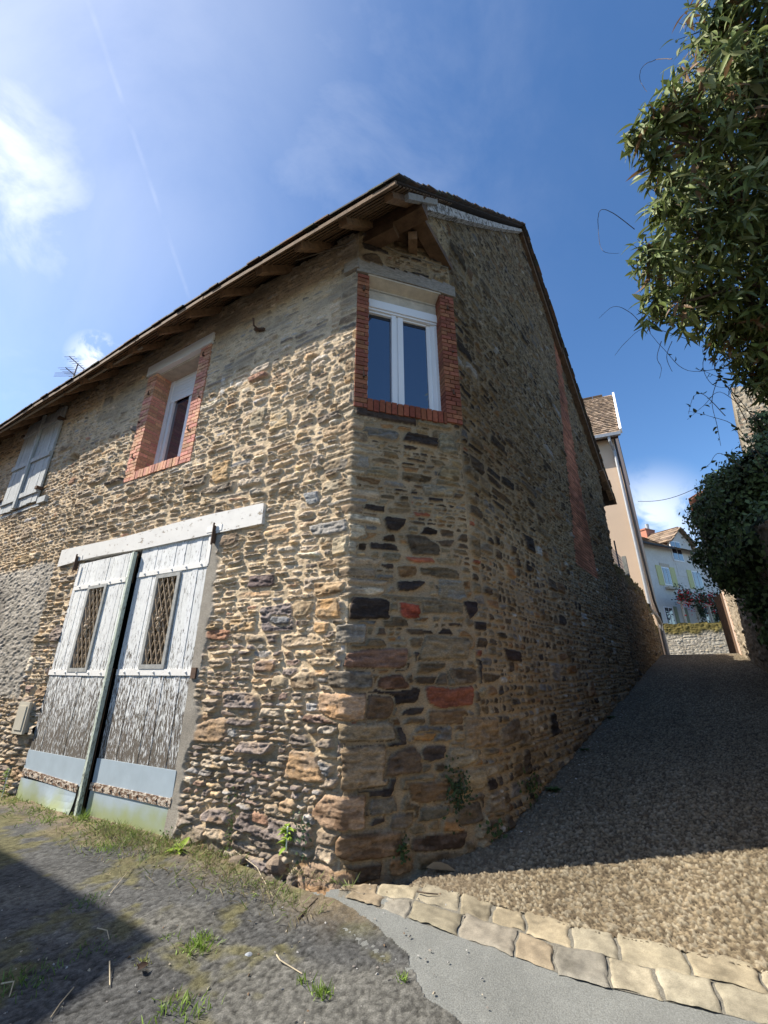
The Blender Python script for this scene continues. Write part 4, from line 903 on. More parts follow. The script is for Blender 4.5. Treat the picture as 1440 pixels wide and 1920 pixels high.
# --- two rows of pale stone setts -----------------------------------------------
def along(L, t):
    seg = [np.linalg.norm((b-a)[:2]) for a, b in zip(L[:-1], L[1:])]; T_ = t
    for (a, b), l in zip(zip(L[:-1], L[1:]), seg):
        if T_ <= l: return a+(b-a)*T_/l
        T_ -= l
    return L[-1]
def length(L): return sum(np.linalg.norm((b-a)[:2]) for a, b in zip(L[:-1], L[1:]))
LU, LL = length(KU), length(KL)
setv, setf, setc, nn_ = [], [], [], 0
r = random.Random(12)
def sett(q, col):
    """irregular quad paving stone with slightly domed, rough top; q = 4 ground corners"""
    global nn_
    n = 22; g = np.linspace(0, 1, n+1); a, b = np.meshgrid(g, g)
    P = (1-a)[..., None]*(1-b)[..., None]*q[0]+a[..., None]*(1-b)[..., None]*q[1]+a[..., None]*b[..., None]*q[2]+(1-a)[..., None]*b[..., None]*q[3]
    X, Y = P[..., 0]+.020*fbm(P[..., 0]*14, P[..., 1]*14, 3, 4), P[..., 1]+.020*fbm(P[..., 0]*14+5, P[..., 1]*14, 3, 5)
    e = np.minimum(np.minimum(a, 1-a), np.minimum(b, 1-b))
    hh = .016+.008*sst(0, .05, e)+.012*fbm(X*12, Y*12, 3, 6)+r.uniform(-.003, .003)
    V_ = np.stack([X, Y, gz(X, Y)+hh-.006], -1).reshape(-1, 3); idx = np.arange((n+1)**2).reshape(n+1, n+1)+nn_
    setv.append(V_); setf.append(np.stack([idx[:-1, :-1], idx[:-1, 1:], idx[1:, 1:], idx[1:, :-1]], -1).reshape(-1, 4)); nn_ += (n+1)**2
    setc.append((A(col)*(1+.55*fbm(X*9, Y*9, 4, 8)+.3*fbm(X*40, Y*40, 2, 7))[..., None]).reshape(-1, 3))
fr = .0; cuts1 = [0.0]; 
while cuts1[-1] < 1: cuts1.append(cuts1[-1]+r.uniform(.030, .052))
cuts2 = [0.01]
while cuts2[-1] < 1: cuts2.append(cuts2[-1]+r.uniform(.030, .052))
for row, cuts in ((0, cuts1), (1, cuts2)):
    for a, b in zip(cuts[:-1], cuts[1:]):
        a2, b2 = a+.0012, min(b-.0012, .999)
        f = lambda t, s: along(KU, t*LU)*(1-s)+along(KL, t*LL)*s
        s0, s1 = (-.04, .475) if row == 0 else (.505, 1.02); j = lambda: r.uniform(-.03, .03)
        col = pick(r, [(4, (.28, .24, .165)), (2, (.25, .20, .135)), (3, (.31, .275, .20)), (1, (.22, .175, .12)), (2, (.23, .21, .17))])
        sett([f(a2, s1+j()), f(b2, s1+j()), f(b2+.002*j(), s0+j()), f(a2, s0+j())], col)
sv_ = np.concatenate(setv); struct(raw_mesh('sett_border', sv_, np.concatenate(setf), M['gravel'], None, np.clip(np.concatenate(setc), .02, .8), True))
jb = MB(); 
for i in range(60):
    a, b = i/60, (i+1)/60
    q = [along(KL, a*LL), along(KL, b*LL), along(KU, b*LU), along(KU, a*LU)]; jb.poly([A([p[0], p[1], float(gz(p[0], p[1]))+.0075]) for p in q], (.20, .185, .15))
struct(jb.build('sett_bedding', M['asphalt']))

# ================================================================== VEGETATION HELPERS
class Leaves:
    def __init__(s): s.P = []; s.C = []; s.Q = []; s.n = 0
    def add(s, pos, dirv, nor, L, W, col, fold=.25, droop=.25, seg=4):
        """many leaves at once: pos (n,3), dirv, nor unit; L,W (n,), col (n,3)"""
        pos, dirv, nor = A(pos), A(dirv), A(nor); n = len(pos)
        if n == 0: return
        dirv = dirv/np.linalg.norm(dirv, axis=1, keepdims=True)
        sd = np.cross(dirv, nor); sd /= np.linalg.norm(sd, axis=1, keepdims=True)+1e-9; nn = np.cross(sd, dirv)
        t = np.linspace(0, 1, seg+1); wd = np.sin(np.pi*np.clip(t, .02, .98)**.85)**.8; wd[-1] = .03; wd[0] = .08
        rows = []
        for i, tt in enumerate(t):
            c = pos+dirv*(tt*L)[:, None]-nn*(droop*tt*tt*L)[:, None]
            w = (wd[i]*W/2)[:, None]
            rows += [c-sd*w+nn*w*fold*2, c, c+sd*w+nn*w*fold*2]
        Vv = np.stack(rows, 1)                       # n, 3*(seg+1), 3
        k = 3*(seg+1); q = []
        for i in range(seg):
            for j in (0, 1): a = 3*i+j; q.append([a, a+1, a+4, a+3])
        q = A(q)[None]+(np.arange(n)*k)[:, None, None]+s.n
        s.P.append(Vv.reshape(-1, 3)); s.Q.append(q.reshape(-1, 4)); s.C.append(np.repeat(A(col), k, 0)); s.n += n*k
    def build(s, name, m, parent=None):
        return raw_mesh(name, np.concatenate(s.P), np.concatenate(s.Q), m, parent, np.concatenate(s.C))
def unit(v): return v/(np.linalg.norm(v, axis=-1, keepdims=True)+1e-9)
def at_depth(x, y, d): return CAM+ray(x, y)*(d/FPX)
def rdir(n, rg): v = rg.normal(size=(n, 3)); return unit(v)
def twigs_tube(mb, a, b, r0, r1, r, seg=4, wob=.06, n=5):
    a, b = A(a), A(b); L = np.linalg.norm(b-a); pts = []
    for i in range(seg+1):
        t = i/seg; pts.append(a+(b-a)*t+A([r.uniform(-1, 1), r.uniform(-1, 1), r.uniform(-1, 1)])*wob*L*math.sin(math.pi*t))
    mb.tube(pts, [r0+(r1-r0)*i/seg for i in range(seg+1)], n)
    return pts
# ================================================================== OVERHANGING EVERGREEN SHRUB (top right)
rg = np.random.default_rng(21); r = random.Random(21)
shrub = thing('evergreen_shrub', (3.75, 2.35, 0), 'large evergreen shrub with long drooping leaves hanging in from the upper right', 'shrub')
blobs = [(1400, 40, 3.6, 115), (1330, 150, 3.5, 80), (1262, 205, 3.4, 50), (1300, 270, 3.5, 85), (1425, 220, 3.6, 135), (1195, 250, 3.35, 26), (1255, 380, 3.5, 62), (1360, 390, 3.7, 120), (1222, 480, 3.5, 45), (1290, 480, 3.7, 80), (1235, 570, 3.6, 45), (1305, 560, 3.9, 60), (1400, 540, 3.9, 115),
         (1500, 330, 3.6, 150), (1500, 90, 3.6, 140), (1430, 650, 4.1, 75), (1510, 620, 3.9, 140), (1345, 40, 3.5, 50), (1225, 225, 3.4, 34), (1225, 300, 3.45, 30), (1370, 610, 4.0, 45), (1445, 710, 4.2, 40)]
lv = Leaves(); br = MB(); hub = at_depth(1520, 560, 3.9)
trunkp = [A([3.85, 2.35, -.05]), A([3.8, 2.4, 1.6]), A([3.6, 2.5, 3.0]), at_depth(1540, 600, 3.9), at_depth(1500, 350, 3.8), at_depth(1440, 120, 3.7)]
br.tube(trunkp, [.09, .08, .07, .055, .04, .02], 8)
greens = A([(.15, .195, .055), (.115, .155, .05), (.20, .235, .075), (.09, .12, .045), (.25, .275, .13)])
for (bx, by, bd, br_) in blobs:
    c = at_depth(bx, by, bd); R_ = br_*bd/FPX
    a0 = trunkp[3]+(trunkp[4]-trunkp[3])*r.random(); twigs_tube(br, a0, c, .018, .007, r, 5, .08)
    nt_ = int(98*(R_/.45)**2.2)+12
    for k in range(nt_):
        d = rdir(1, rg)[0]; rad = R_*(r.random()**.33)*A([1, 1, 1]); tip = c+d*rad
        out_ = unit(d*.7+A([-.25, -.1, .15])+rdir(1, rg)[0]*.6)
        if k % 2 == 0: twigs_tube(br, c+(tip-c)*.15, tip, .004, .002, r, 3, .08, 4)
        n = r.randint(5, 9); ang = np.arange(n)*2.4+r.random()*6; s1 = unit(np.cross(out_, rg.normal(size=3))); s2 = np.cross(out_, s1)
        el = rg.uniform(-.1, 1.1, n)
        dv = np.cos(ang)[:, None]*s1+np.sin(ang)[:, None]*s2+el[:, None]*out_; dv[:, 2] -= rg.uniform(.15, 1.1, n)
        dv = unit(dv); L_ = rg.uniform(.10, .185, n)*(1 if r.random() < .8 else .7); nor = unit(out_+rdir(n, rg)*.35+A([0, 0, .5]))
        col = greens[rg.integers(0, 5, n)]*rg.uniform(.75, 1.25, (n, 1))
        if r.random() < .06: col = col*0+A((.20, .12, .06))
        L_ = L_*rg.uniform(.7, 1.12, n); lv.add(tip-out_*rg.uniform(-.02, .17, n)[:, None], dv, nor, L_, L_*rg.uniform(.19, .27, n), col, fold=.22, droop=.30)
lv.build('foliage', M['leaf'], shrub); br.build('trunk', M['bark'], shrub)
# bare climbing shoots hanging below the shrub
vine = thing('climbing_vine', at_depth(1440, 760, 5.0), 'bare wiry shoots of a climber curling out against the sky below the shrub', 'vine')
vb_ = MB(); vl = Leaves(); r = random.Random(4)
cur = [[(1440, 700), (1370, 690), (1290, 695), (1245, 655), (1215, 620)], [(1440, 800), (1400, 770), (1350, 735), (1320, 760), (1285, 790)], [(1440, 830), (1395, 760), (1345, 700), (1330, 640)], [(1430, 860), (1380, 800), (1330, 780), (1285, 770)], [(1350, 700), (1335, 750), (1345, 800), (1352, 840)],
       [(1300, 640), (1215, 615), (1175, 640), (1150, 670)], [(1240, 640), (1232, 670), (1240, 690), (1236, 712)], [(1205, 610), (1180, 585), (1150, 575), (1120, 600)], [(1190, 430), (1150, 400), (1125, 395), (1122, 430), (1130, 470), (1165, 475)], [(1260, 110), (1230, 112), (1205, 125), (1200, 150), (1215, 175)],
       [(1400, 790), (1360, 720), (1330, 700), (1300, 690)], [(1360, 780), (1320, 740), (1300, 745), (1290, 780)], [(1440, 900), (1400, 830), (1370, 800)], [(1345, 620), (1318, 680), (1335, 720), (1375, 725), (1410, 700)], [(1260, 640), (1250, 670), (1262, 700)], [(1395, 880), (1350, 850), (1330, 870), (1310, 885)]]
for c in cur:
    P = [at_depth(x, y, 4.4+.0004*(y-600)+r.uniform(-.2, .3)) for x, y in c]; pts = []
    for i in range(len(P)-1):
        p0, p1, p2, p3 = P[max(0, i-1)], P[i], P[i+1], P[min(len(P)-1, i+2)]
        for t in np.linspace(0, 1, 7)[:-1]: pts.append(.5*((2*p1)+(-p0+p2)*t+(2*p0-5*p1+4*p2-p3)*t*t+(-p0+3*p1-3*p2+p3)*t**3)+A([r.uniform(-1, 1)*.006]*3))
    vb_.tube(pts, [.0042*(1-.6*i/len(pts)) for i in range(len(pts))], 4)
    if c[0][0] > 1340:
        for k in range(7):
            p = pts[r.randrange(len(pts))]; vl.add([p], [rdir(1, rg)[0]], [rdir(1, rg)[0]], A([.06]), A([.03]), A([(.05, .075, .03)]))
vb_.build('stems', M['bark'], vine); vl.build('foliage', M['leafivy'], vine)

# ================================================================== GARDEN WALL, BEIGE HOUSE
r = random.Random(8)
gw_ = thing('garden_wall', GP(8.2, 1.2), 'dark stone garden wall continuing uphill from the gable, overgrown with moss at its far end', 'wall')
def wallpiece(Pf, Uv, Zv, seed, pal, mort, topf, spec_=None, moss_=None, parent=None, thick=.35, name='wall', clean=True, endf=None):
    m_ = Masonry(Uv, Zv, seed=seed, mortar=mort); m_.mort = mort
    layout(m_, Uv[0], Uv[-1], Zv[0], Zv[-1], spec_ or (lambda u, z: dict(t=(.05, .14), a=(1.1, 3), pal=pal, prot=(.01, .03), inset=(.003, .012), keep=.15)))
    if moss_ is not None:
        mm = moss_(m_.gu, m_.gz)[..., None]; m_.C = m_.C*(1-mm)+mm*A((.17, .14, .05))*(1+.6*fbm(m_.gu*9, m_.gz*9, 3, 3))[..., None]; m_.H += .03*mm[..., 0]*(1+fbm(m_.gu*9, m_.gz*9, 3, 4))
    b0, du, no = Pf(0, 0, 0), Pf(1, 0, 0)-Pf(0, 0, 0), Pf(0, 0, 1)-Pf(0, 0, 0)
    P = b0+m_.gu[..., None]*du+m_.H[..., None]*no; P[..., 2] = m_.gz
    a, b = (m_.gu[:-1, :-1]+m_.gu[1:, 1:])/2, (m_.gz[:-1, :-1]+m_.gz[1:, 1:])/2
    tp = np.vectorize(topf)(Uv); tq = np.interp(a, Uv, tp)
    used, F = grid_faces(*m_.gu.shape, b < tq)
    # body behind the face: top and back
    V0 = P.reshape(-1, 3)[used]; C_ = m_.C.reshape(-1, 3)[used]; o = len(V0); ev = []; ef = []; 
    us = np.linspace(Uv[0], Uv[-1], 40)
    for i, u in enumerate(us):
        q = b0+u*du; t = float(np.interp(u, Uv, tp))-.01
        for (dd, zz_) in ((-.004, t), (-thick, t), (-thick, Zv[0])): e = q+dd*no; ev.append([e[0], e[1], zz_])
    for i in range(len(us)-1):
        k = o+i*3; ef += [[k, k+3, k+4, k+1], [k+1, k+4, k+5, k+2]]
    V_ = np.concatenate([V0, A(ev)]); Fa = np.concatenate([F, A(ef)]); Ca = np.concatenate([C_, np.tile(A(mort)*.7, (len(ev), 1))])
    return raw_mesh(name, V_, Fa, M['masonry'], parent, np.clip(Ca, .01, .8), False)
gtop = lambda s: (3.98+.05*math.sin(s*5)+.03*math.sin(s*13)) if s < 12.6 else max(2.95, 3.95-(s-12.6)*.62+.05*math.sin(s*11))
Us = spaced(8.05, 14.7, lambda s: .028); Zs = spaced(.9, 4.2, lambda z: .024)
wallpiece(lambda u, z, o: GP(u, z, o-.02), Us, Zs, 31, pal_g, (.20, .155, .10), gtop, None, lambda u, z: sst(.35, .0, np.interp(u, Us, [gtop(float(q)) for q in Us])-z+.25*vn(u*3, z*3, 2))*.8, gw_, .4)
eb = MB(); eb.prism([GP(14.7, .9, -.0), GP(14.7, .9, -.42), GP(14.7, 2.95, -.42), GP(14.7, 2.95, -.0)], VG*.04, (.2, .16, .1)); eb.build('wall_end', M['masonry'], gw_)
q = MB(); q.box(GP(10.4, 3.9, -.1), VG*.12, NG*.10, UP*.75); q.build('concrete_post', M['concrete'], gw_)
q = MB(); q.tube([GP(9.6, 3.9, -.1), GP(9.6, 4.95, -.1)], .02); q.build('iron_post', M['darkpipe'], gw_)
q = MB()
for k in range(22): q.tube([GP(8.5+k*.085, 3.9, -.1), GP(8.5+k*.085+.3, 4.6, -.1)], .003, 3); q.tube([GP(8.8+k*.085, 3.9, -.1), GP(8.8+k*.085-.3, 4.6, -.1)], .003, 3)
q.build('wire_mesh', M['alu'], gw_)
# beige house
VB, VB2 = vec(-68.), vec(34.2); NB = A([VB[1], -VB[0], 0]); NB = NB if NB@(-C0) > 0 else -NB; NB2 = A([VB2[1], -VB2[0], 0])
Bc = at_dist(1223, 1129, 18.5); Bc = A([Bc[0], Bc[1], 1.2]); EZ = 11.1
bh = thing('beige_house', Bc, 'tall narrow beige rendered house with a brown tiled roof and a zinc downpipe', 'house')
def BP(a, b, z): p = Bc+a*VB+b*VB2; return A([p[0], p[1], z])
q = MB(); D_ = 6.2; Wd = 3.8
q.prism([BP(0, 0, .8), BP(Wd, 0, .8), BP(Wd, 0, EZ), BP(0, 0, EZ)], VB2*.2)
q.prism([BP(0, .2, .8), BP(0, D_, .8), BP(0, D_, EZ), BP(0, D_/2, EZ+3.6), BP(0, .2, EZ+.05)], VB*.2)
q.prism([BP(0, D_, .8), BP(Wd, D_, .8), BP(Wd, D_, EZ), BP(0, D_, EZ)], -VB2*.15)
q.build('wall', M['beige'], bh)
def tile_roof(name, P00, P10, P01, nrow, ncol, parent, pal, th=.05, m='redtile', seed=1):
    """tiled slope: P00 eave start, P10 eave end, P01 ridge start"""
    r = random.Random(seed); mb = MB(); ex, ey = (P10-P00)/ncol, (P01-P00)/nrow; nn = unit(np.cross(P10-P00, P01-P00)); nn = nn if nn[2] > 0 else -nn
    for j in range(nrow):
        for i in range(ncol):
            o = P00+ex*(i+(.5 if j % 2 else 0)*(i < ncol-1))+ey*j; up = r.uniform(.8, 1.25)*th
            mb.prism([o+nn*up, o+ex*.96+nn*up, o+ex*.96+ey*1.25+nn*.01, o+ey*1.25+nn*.01], nn*.015, pick(r, pal))
    mb.prism([P00, P10, P10+(P01-P00), P01], -nn*.05, pal[0][1]); return mb.build(name, M[m], parent)
palr = [(3, (.20, .145, .10)), (2, (.26, .19, .13)), (2, (.15, .11, .08)), (1, (.30, .22, .16))]
tile_roof('roof', BP(-.25, -.35, EZ-.25), BP(Wd, -.35, EZ-.25), BP(-.25, D_/2, EZ+3.75), 24, 34, bh, palr)
tile_roof('roof', BP(-.02, D_+.1, EZ-.1), BP(Wd, D_+.1, EZ-.1), BP(-.02, D_/2, EZ+3.75), 8, 8, bh, palr)
q = MB(); q.cbox(BP(-.29, -.38, EZ-.2), BP(-.29, D_/2, EZ+3.8), .09, .22); q.build('verge_trim', M['pvc'], bh)
q = MB(); q.cbox(BP(-.25, -.43, EZ-.33), BP(Wd, -.43, EZ-.33), .15, .14); q.build('gutter', M['zincpipe'], bh)
q = MB(); q.cbox(BP(-.15, -.16, EZ-.30), BP(Wd, -.16, EZ-.30), .34, .06); q.build('soffit', M['deck'], bh)
q = MB(); q.tube([BP(.20, -.42, EZ-.35), BP(.20, -.40, EZ-.6), BP(.12, -.12, EZ-.95), BP(.11, -.10, 8), BP(.10, -.10, 3.7), BP(.10, -.12, 3.35)], .06, 8); q.build('downpipe', M['zincpipe'], bh)
e0 = GP(13.4, 3.42, .0); q = MB(); q.tube([BP(.10, -.12, 3.5), e0+UP*.12, GP(14.3, 3.22, .10), GP(14.62, 3.02, .12), GP(14.72, 2.6, .12), GP(14.78, 1.85, .12)], .07, 8); q.build('downpipe_foot', M['zincpipe'], bh)
q = MB(); q.tube([BP(.02, -.1, EZ-.4), BP(.0, -.09, 9), BP(-.03, -.09, 6.6), BP(-.05, -.07, 4.6), BP(-.06, .1, 3.9), BP(-.10, .9, 3.55), BP(-.12, 1.5, 3.5)], .035, 6); q.box(BP(-.16, 1.45, 3.2), VB*.1, VB2*.15, UP*.4); q.build('dark_conduit', M['darkpipe'], bh)
P_sh = [on_plane(x, y, Bc, VB) for x, y in ((1117, 822), (1134, 890))]
q = MB(); a0, a1 = min(P_sh[0][0], P_sh[1][0]), max(P_sh[0][0], P_sh[1][0]); q.prism([BP(1.55, -.10, 8.35), BP(2.35, -.10, 8.35), BP(2.35, -.10, 10.35), BP(1.55, -.10, 10.35)], VB2*.05); 
sho = q.build('window_shutter', M['pvc'], bh)
q = MB(); q.prism([BP(2.4, -.02, 8.4), BP(3.4, -.02, 8.4), BP(3.4, -.02, 10.3), BP(2.4, -.02, 10.3)], VB2*.05); q.build('window', M['glass'], bh)
q = MB(); q.box(BP(1.55, -.03, 6.15), VB*.34, VB2*.05, UP*.22); q.build('air_vent', M['pvc'], bh)

# ================================================================== WHITE HOUSE AND END OF THE ALLEY
Wc = at_dist(1240, 1131, 34.); VW = vec(64.); NWw = A([VW[1], -VW[0], 0]); Wc = A([Wc[0], Wc[1], 0]); VI = -NWw
def WP(a, z, o=0): p = Wc+a*VW+o*NWw; return A([p[0], p[1], z])
def wp(x, y, o=0): a, z = on_plane(x, y, Wc+o*NWw, VW); return a, z
wh = thing('white_house', WP(0, 2), 'white rendered house at the top of the alley with yellow shutters and a gabled dormer', 'house')
ez = wp(1240, 1026)[1]
q = MB(); q.prism([WP(-5, 1), WP(12, 1), WP(12, ez), WP(-5, ez)], VI*.3); q.build('wall', M['white_wall'], wh)
q = MB(); q.prism([WP(-5.0, 1, -.3), WP(-5, ez, -.3), WP(-5, ez+3.2, -4), WP(-5, ez, -8), WP(-5, 1, -8)], VW*.2); q.build('side_wall', M['white_wall'], wh)
tile_roof('roof', WP(-5.2, ez-.1, .45), WP(12, ez-.1, .45), WP(-5.2, ez+2.7, -4), 16, 40, wh, palr, .05)
q = MB(); q.cbox(WP(-5.2, ez-.12, .50), WP(2.2, ez-.12, .50), .12, .12); q.build('gutter', M['darkpipe'], wh)
dl, dr_, dap = wp(1255, 1012), wp(1293, 1020), wp(1270, 993)
dz0 = wp(1262, 1078)[1]
dm = MB(); dm.prism([WP(dl[0], dz0, .02), WP(dr_[0], dz0, .02), WP(dr_[0], dl[1], .02), WP((dl[0]+dr_[0])/2, dap[1], .02), WP(dl[0], dl[1], .02)], VI*.25); dmo = dm.build('dormer', M['white_wall'], wh)
q = MB(); q.prism([WP(dl[0], ez-.1, -.23), WP(dl[0], dl[1], -.23), WP(dl[0], dl[1], -2.8)], VW*.1, (.42, .2, .13)); q.build('dormer_cheek', M['brick'], dmo)
mid = (dl[0]+dr_[0])/2
tile_roof('dormer_roof', WP(dl[0]-.35, dl[1]-.2, .35), WP(dl[0]-.35, dl[1]-.2, -3.4), WP(mid, dap[1]+.1, .35), 6, 10, wh, palr, .04)
tile_roof('dormer_roof', WP(dr_[0]+.35, dl[1]-.2, .35), WP(dr_[0]+.35, dl[1]-.2, -3.4), WP(mid, dap[1]+.1, .35), 6, 10, wh, palr, .04)
def window_far(x0, y0, x1, y1, parent, o=.03, n=2):
    a, z0_ = wp(x0, (y0+y1)/2)[0], wp((x0+x1)/2, y1)[1]; b, z1_ = wp(x1, (y0+y1)/2)[0], wp((x0+x1)/2, y0)[1]
    q = MB(); f = .09
    q.prism([WP(a, z0_, o), WP(b, z0_, o), WP(b, z1_, o), WP(a, z1_, o)], VI*.06); fo = q.build('window', M['pvc'], parent)
    g = MB(); w_ = (b-a-f*(n+1))/n
    for i in range(n): g.prism([WP(a+f+i*(w_+f), z0_+f, o+.02), WP(a+f+i*(w_+f)+w_, z0_+f, o+.02), WP(a+f+i*(w_+f)+w_, z1_-f, o+.02), WP(a+f+i*(w_+f), z1_-f, o+.02)], VI*.02)
    g.build('pane', M['glass'], fo); return a, b, z0_, z1_
window_far(1258, 1016, 1277, 1052, wh, .06)
a, b, z0_, z1_ = window_far(1243, 1064, 1257, 1097, wh)
for (u0, u1) in ((a-.62, a-.05), (b+.05, b+.62)):
    q = MB(); q.prism([WP(u0, z0_-.05, .05), WP(u1, z0_-.05, .05), WP(u1, z1_+.05, .05), WP(u0, z1_+.05, .05)], VI*.05); q.build('window_shutter', M['yellowpaint'], wh, 'yellow-green board shutter')
q = MB(); q.prism([WP(a-.1, z1_, .04), WP(b+.1, z1_, .04), WP(b+.1, z1_+.25, .04), WP(a-.1, z1_+.25, .04)], VI*.05); q.build('window_head', M['soffitwhite'], wh); q = MB(); q.box(WP(a-.05, z0_-.3, .30), VW*(b-a+.1), -NWw*.3, UP*.16); q.build('window_sill', M['soffitwhite'], wh)
a2_, b2_, z2_, z3_ = window_far(1300, 1072, 1316, 1105, wh)
q = MB(); q.prism([WP(a2_-.62, z2_, .05), WP(a2_-.05, z2_, .05), WP(a2_-.05, z3_, .05), WP(a2_-.62, z3_, .05)], VI*.05); q.build('window_shutter', M['yellowpaint'], wh)
# ground floor openings, posts and the beam that carries the roses
for (x0, x1) in ((1248, 1264), (1322, 1334)): window_far(x0, 1138, x1, 1178, wh, .03, 2)
for (x0, x1) in ((1266, 1271), (1280, 1290), (1334, 1341)):
    a, b = wp(x0, 1155)[0], wp(x1, 1155)[0]; q = MB(); q.prism([WP(a, 2.0, .06), WP(b, 2.0, .06), WP(b, wp(1270, 1138)[1], .06), WP(a, wp(1270, 1138)[1], .06)], VI*.05); q.build('window_shutter', M['oliveshade'], wh, 'olive ground floor shutter')
zb = wp(1240, 1134)[1]
per = MB(); per.cbox(WP(-.2, zb, 1.2), WP(8, zb, 1.2), .14, .14)
for u_ in (.1, 1.6, 3.1, 5.4): per.cbox(WP(u_, 1.6, 1.2), WP(u_, zb, 1.2), .12, .12, up=VW)
pg = tag(per.build('rose_pergola', M['soffitwhite'], None), 'pale timber pergola beam on posts across the front of the white house', 'pergola')
rose = thing('climbing_rose', WP(1, 2, 1.2), 'red flowering climbing rose along the pergola of the white house', 'rose bush')
lf_, pt_ = Leaves(), Leaves(); rg = np.random.default_rng(5)
n = 1500; u_ = rg.uniform(-.1, 7.5, n); hz = zb+.05+np.abs(rg.normal(size=n))*.42+.2*np.sin(u_*3); p = Wc+u_[:, None]*VW+(1.2+rg.normal(size=n)*.15)[:, None]*NWw; p[:, 2] = hz-.05
lf_.add(p, rdir(n, rg), rdir(n, rg), rg.uniform(.12, .22, n), rg.uniform(.08, .12, n), A([(.05, .075, .03)])*rg.uniform(.6, 1.4, (n, 1)), seg=2)
for (uc, zc_, dd) in ((1.95, zb-.5, .45), (3.9, zb-.7, .55), (5.0, zb-.5, .4)):
    m_ = 300; p = Wc+(uc+rg.normal(size=m_)*.22)[:, None]*VW+1.3*NWw; p = p+rg.normal(size=(m_, 3))*.08; p[:, 2] = zc_+rg.normal(size=m_)*dd*.7
    lf_.add(p, rdir(m_, rg), rdir(m_, rg), rg.uniform(.1, .2, m_), rg.uniform(.08, .12, m_), A([(.045, .065, .03)])*rg.uniform(.6, 1.4, (m_, 1)), seg=2)
n = 420; u_ = rg.choice([.0, .5, .9, 2.0, 3.0, 3.4, 4.6, 5.4, 6.3], n)+rg.normal(size=n)*.22; p = Wc+u_[:, None]*VW+(1.36+rg.normal(size=n)*.1)[:, None]*NWw; p[:, 2] = zb+.25+rg.normal(size=n)*.32
pt_.add(p, rdir(n, rg), rdir(n, rg), rg.uniform(.07, .15, n), rg.uniform(.07, .14, n), A([(.62, .03, .04)])*rg.uniform(.6, 1.3, (n, 1)), seg=2)
lf_.build('foliage', M['leafivy'], rose); pt_.build('blossom', M['petal'], rose)
# chimney and aerial
cp = at_dist(1223, 1003, 39); q = MB(); q.box(A([cp[0]-.7, cp[1]-.4, cp[2]-2.6]), VW*1.15, VI*.7, UP*2.95, (.44, .19, .13)); q.box(A([cp[0]-.75, cp[1]-.45, cp[2]+.33]), VW*1.25, VI*.8, UP*.12, (.36, .16, .11)); cho = q.build('chimney', M['brick'], wh)
q = MB(); q.tube([A([cp[0]-.2, cp[1]+.1, cp[2]+.4]), A([cp[0]-.2, cp[1]+.1, cp[2]+.95])], .14, 8); q.build('chimney_pot', M['zincpipe'], cho)
q = MB(); p_ = WP(mid, dap[1], -3); q.tube([p_, p_+UP*2.6], .025, 5); 
for k in range(5): q.tube([p_+UP*(1.6+.2*k)-VW*.35, p_+UP*(1.6+.2*k)+VW*.35], .012, 4)
q.build('aerial', M['alu'], wh)
# mossy sunlit wall that closes the alley
Ec = at_dist(1250, 1224, 29.); Ec = A([Ec[0], Ec[1], 0]); VE = vec(113.); NE = A([VE[1], -VE[0], 0])
def EP_(u, z, o=0): p = Ec+u*VE+o*NE; return A([p[0], p[1], z])
ew = thing('end_wall', EP_(0, 1.9), 'low sunlit pale stone wall across the top of the alley with moss along its top', 'wall')
wt = on_plane(1300, 1168, Ec, VE)[1]
Ue = spaced(-2.0, 8., lambda u: .04); Ze = spaced(1.5, 4.6, lambda z: .03)
pal_e = [(3, (.46, .42, .35)), (2, (.38, .35, .30)), (2, (.52, .48, .41)), (1, (.32, .29, .25))]
wallpiece(lambda u, z, o: EP_(u, z, o), Ue, Ze, 41, pal_e, (.42, .38, .31), lambda u: wt+.03*math.sin(u*7), lambda u, z: dict(t=(.05, .10), a=(1.6, 5), pal=pal_e, prot=(.01, .025), inset=(.002, .01), keep=.05), lambda u, z: sst(.62, .3, wt-z+.5*fbm(u*1.3, z*1.3, 3, 2)), ew)
# right hand wall of the alley
RW0 = A([1.86, 0., 0.]); VR = vec(34.); NR = -A([VR[1], -VR[0], 0])
def RP_(u, z, o=0): p = RW0+u*VR+o*NR; return A([p[0], p[1], z])
rw = thing('ivy_wall', RP_(10, .8), 'high dark stone wall on the right of the alley under a thick coat of ivy', 'wall')
Ur = spaced(-1, 16.0, lambda u: .04); Zr = spaced(-.2, 4.6, lambda z: .04)
rtop = lambda u: 2.2+.19*u if u < 11.6 else 4.4
wallpiece(lambda u, z, o: RP_(u, z, o), Ur, Zr, 51, [(2, (.28, .23, .17)), (2, (.20, .165, .12)), (1, (.36, .31, .24))], (.33, .28, .21), rtop, None, None, rw)
gp0 = RP_(16.05, 0); VGt = vec(-8.); 
def GT(u, z, o=0): p = gp0+u*VGt-o*A([VGt[1], -VGt[0], 0])*-1; return A([p[0], p[1], z])
pil = MB(); pil.box(RP_(16.0, 1.7, .02), VR*.42, -NR*.35, UP*2.3, (.60, .42, .32)); pl_ = tag(pil.build('gate_pillar', M['stone_far'], None), 'narrow pink rendered pillar between the brown gate and the right hand wall', 'pillar')
ga, gb2 = at_dist(1396, 1222, 18.8), at_dist(1368, 1225, 20.8); dg = gb2-ga; dg[2] = 0; Lg = np.linalg.norm(dg); dg /= Lg; ng_ = A([dg[1], -dg[0], 0])
gt = thing('wooden_gate', A([ga[0], ga[1], 1.9]), 'tall brown vertical board gate standing beside the sunlit wall', 'gate')
q = MB(); nb = 9
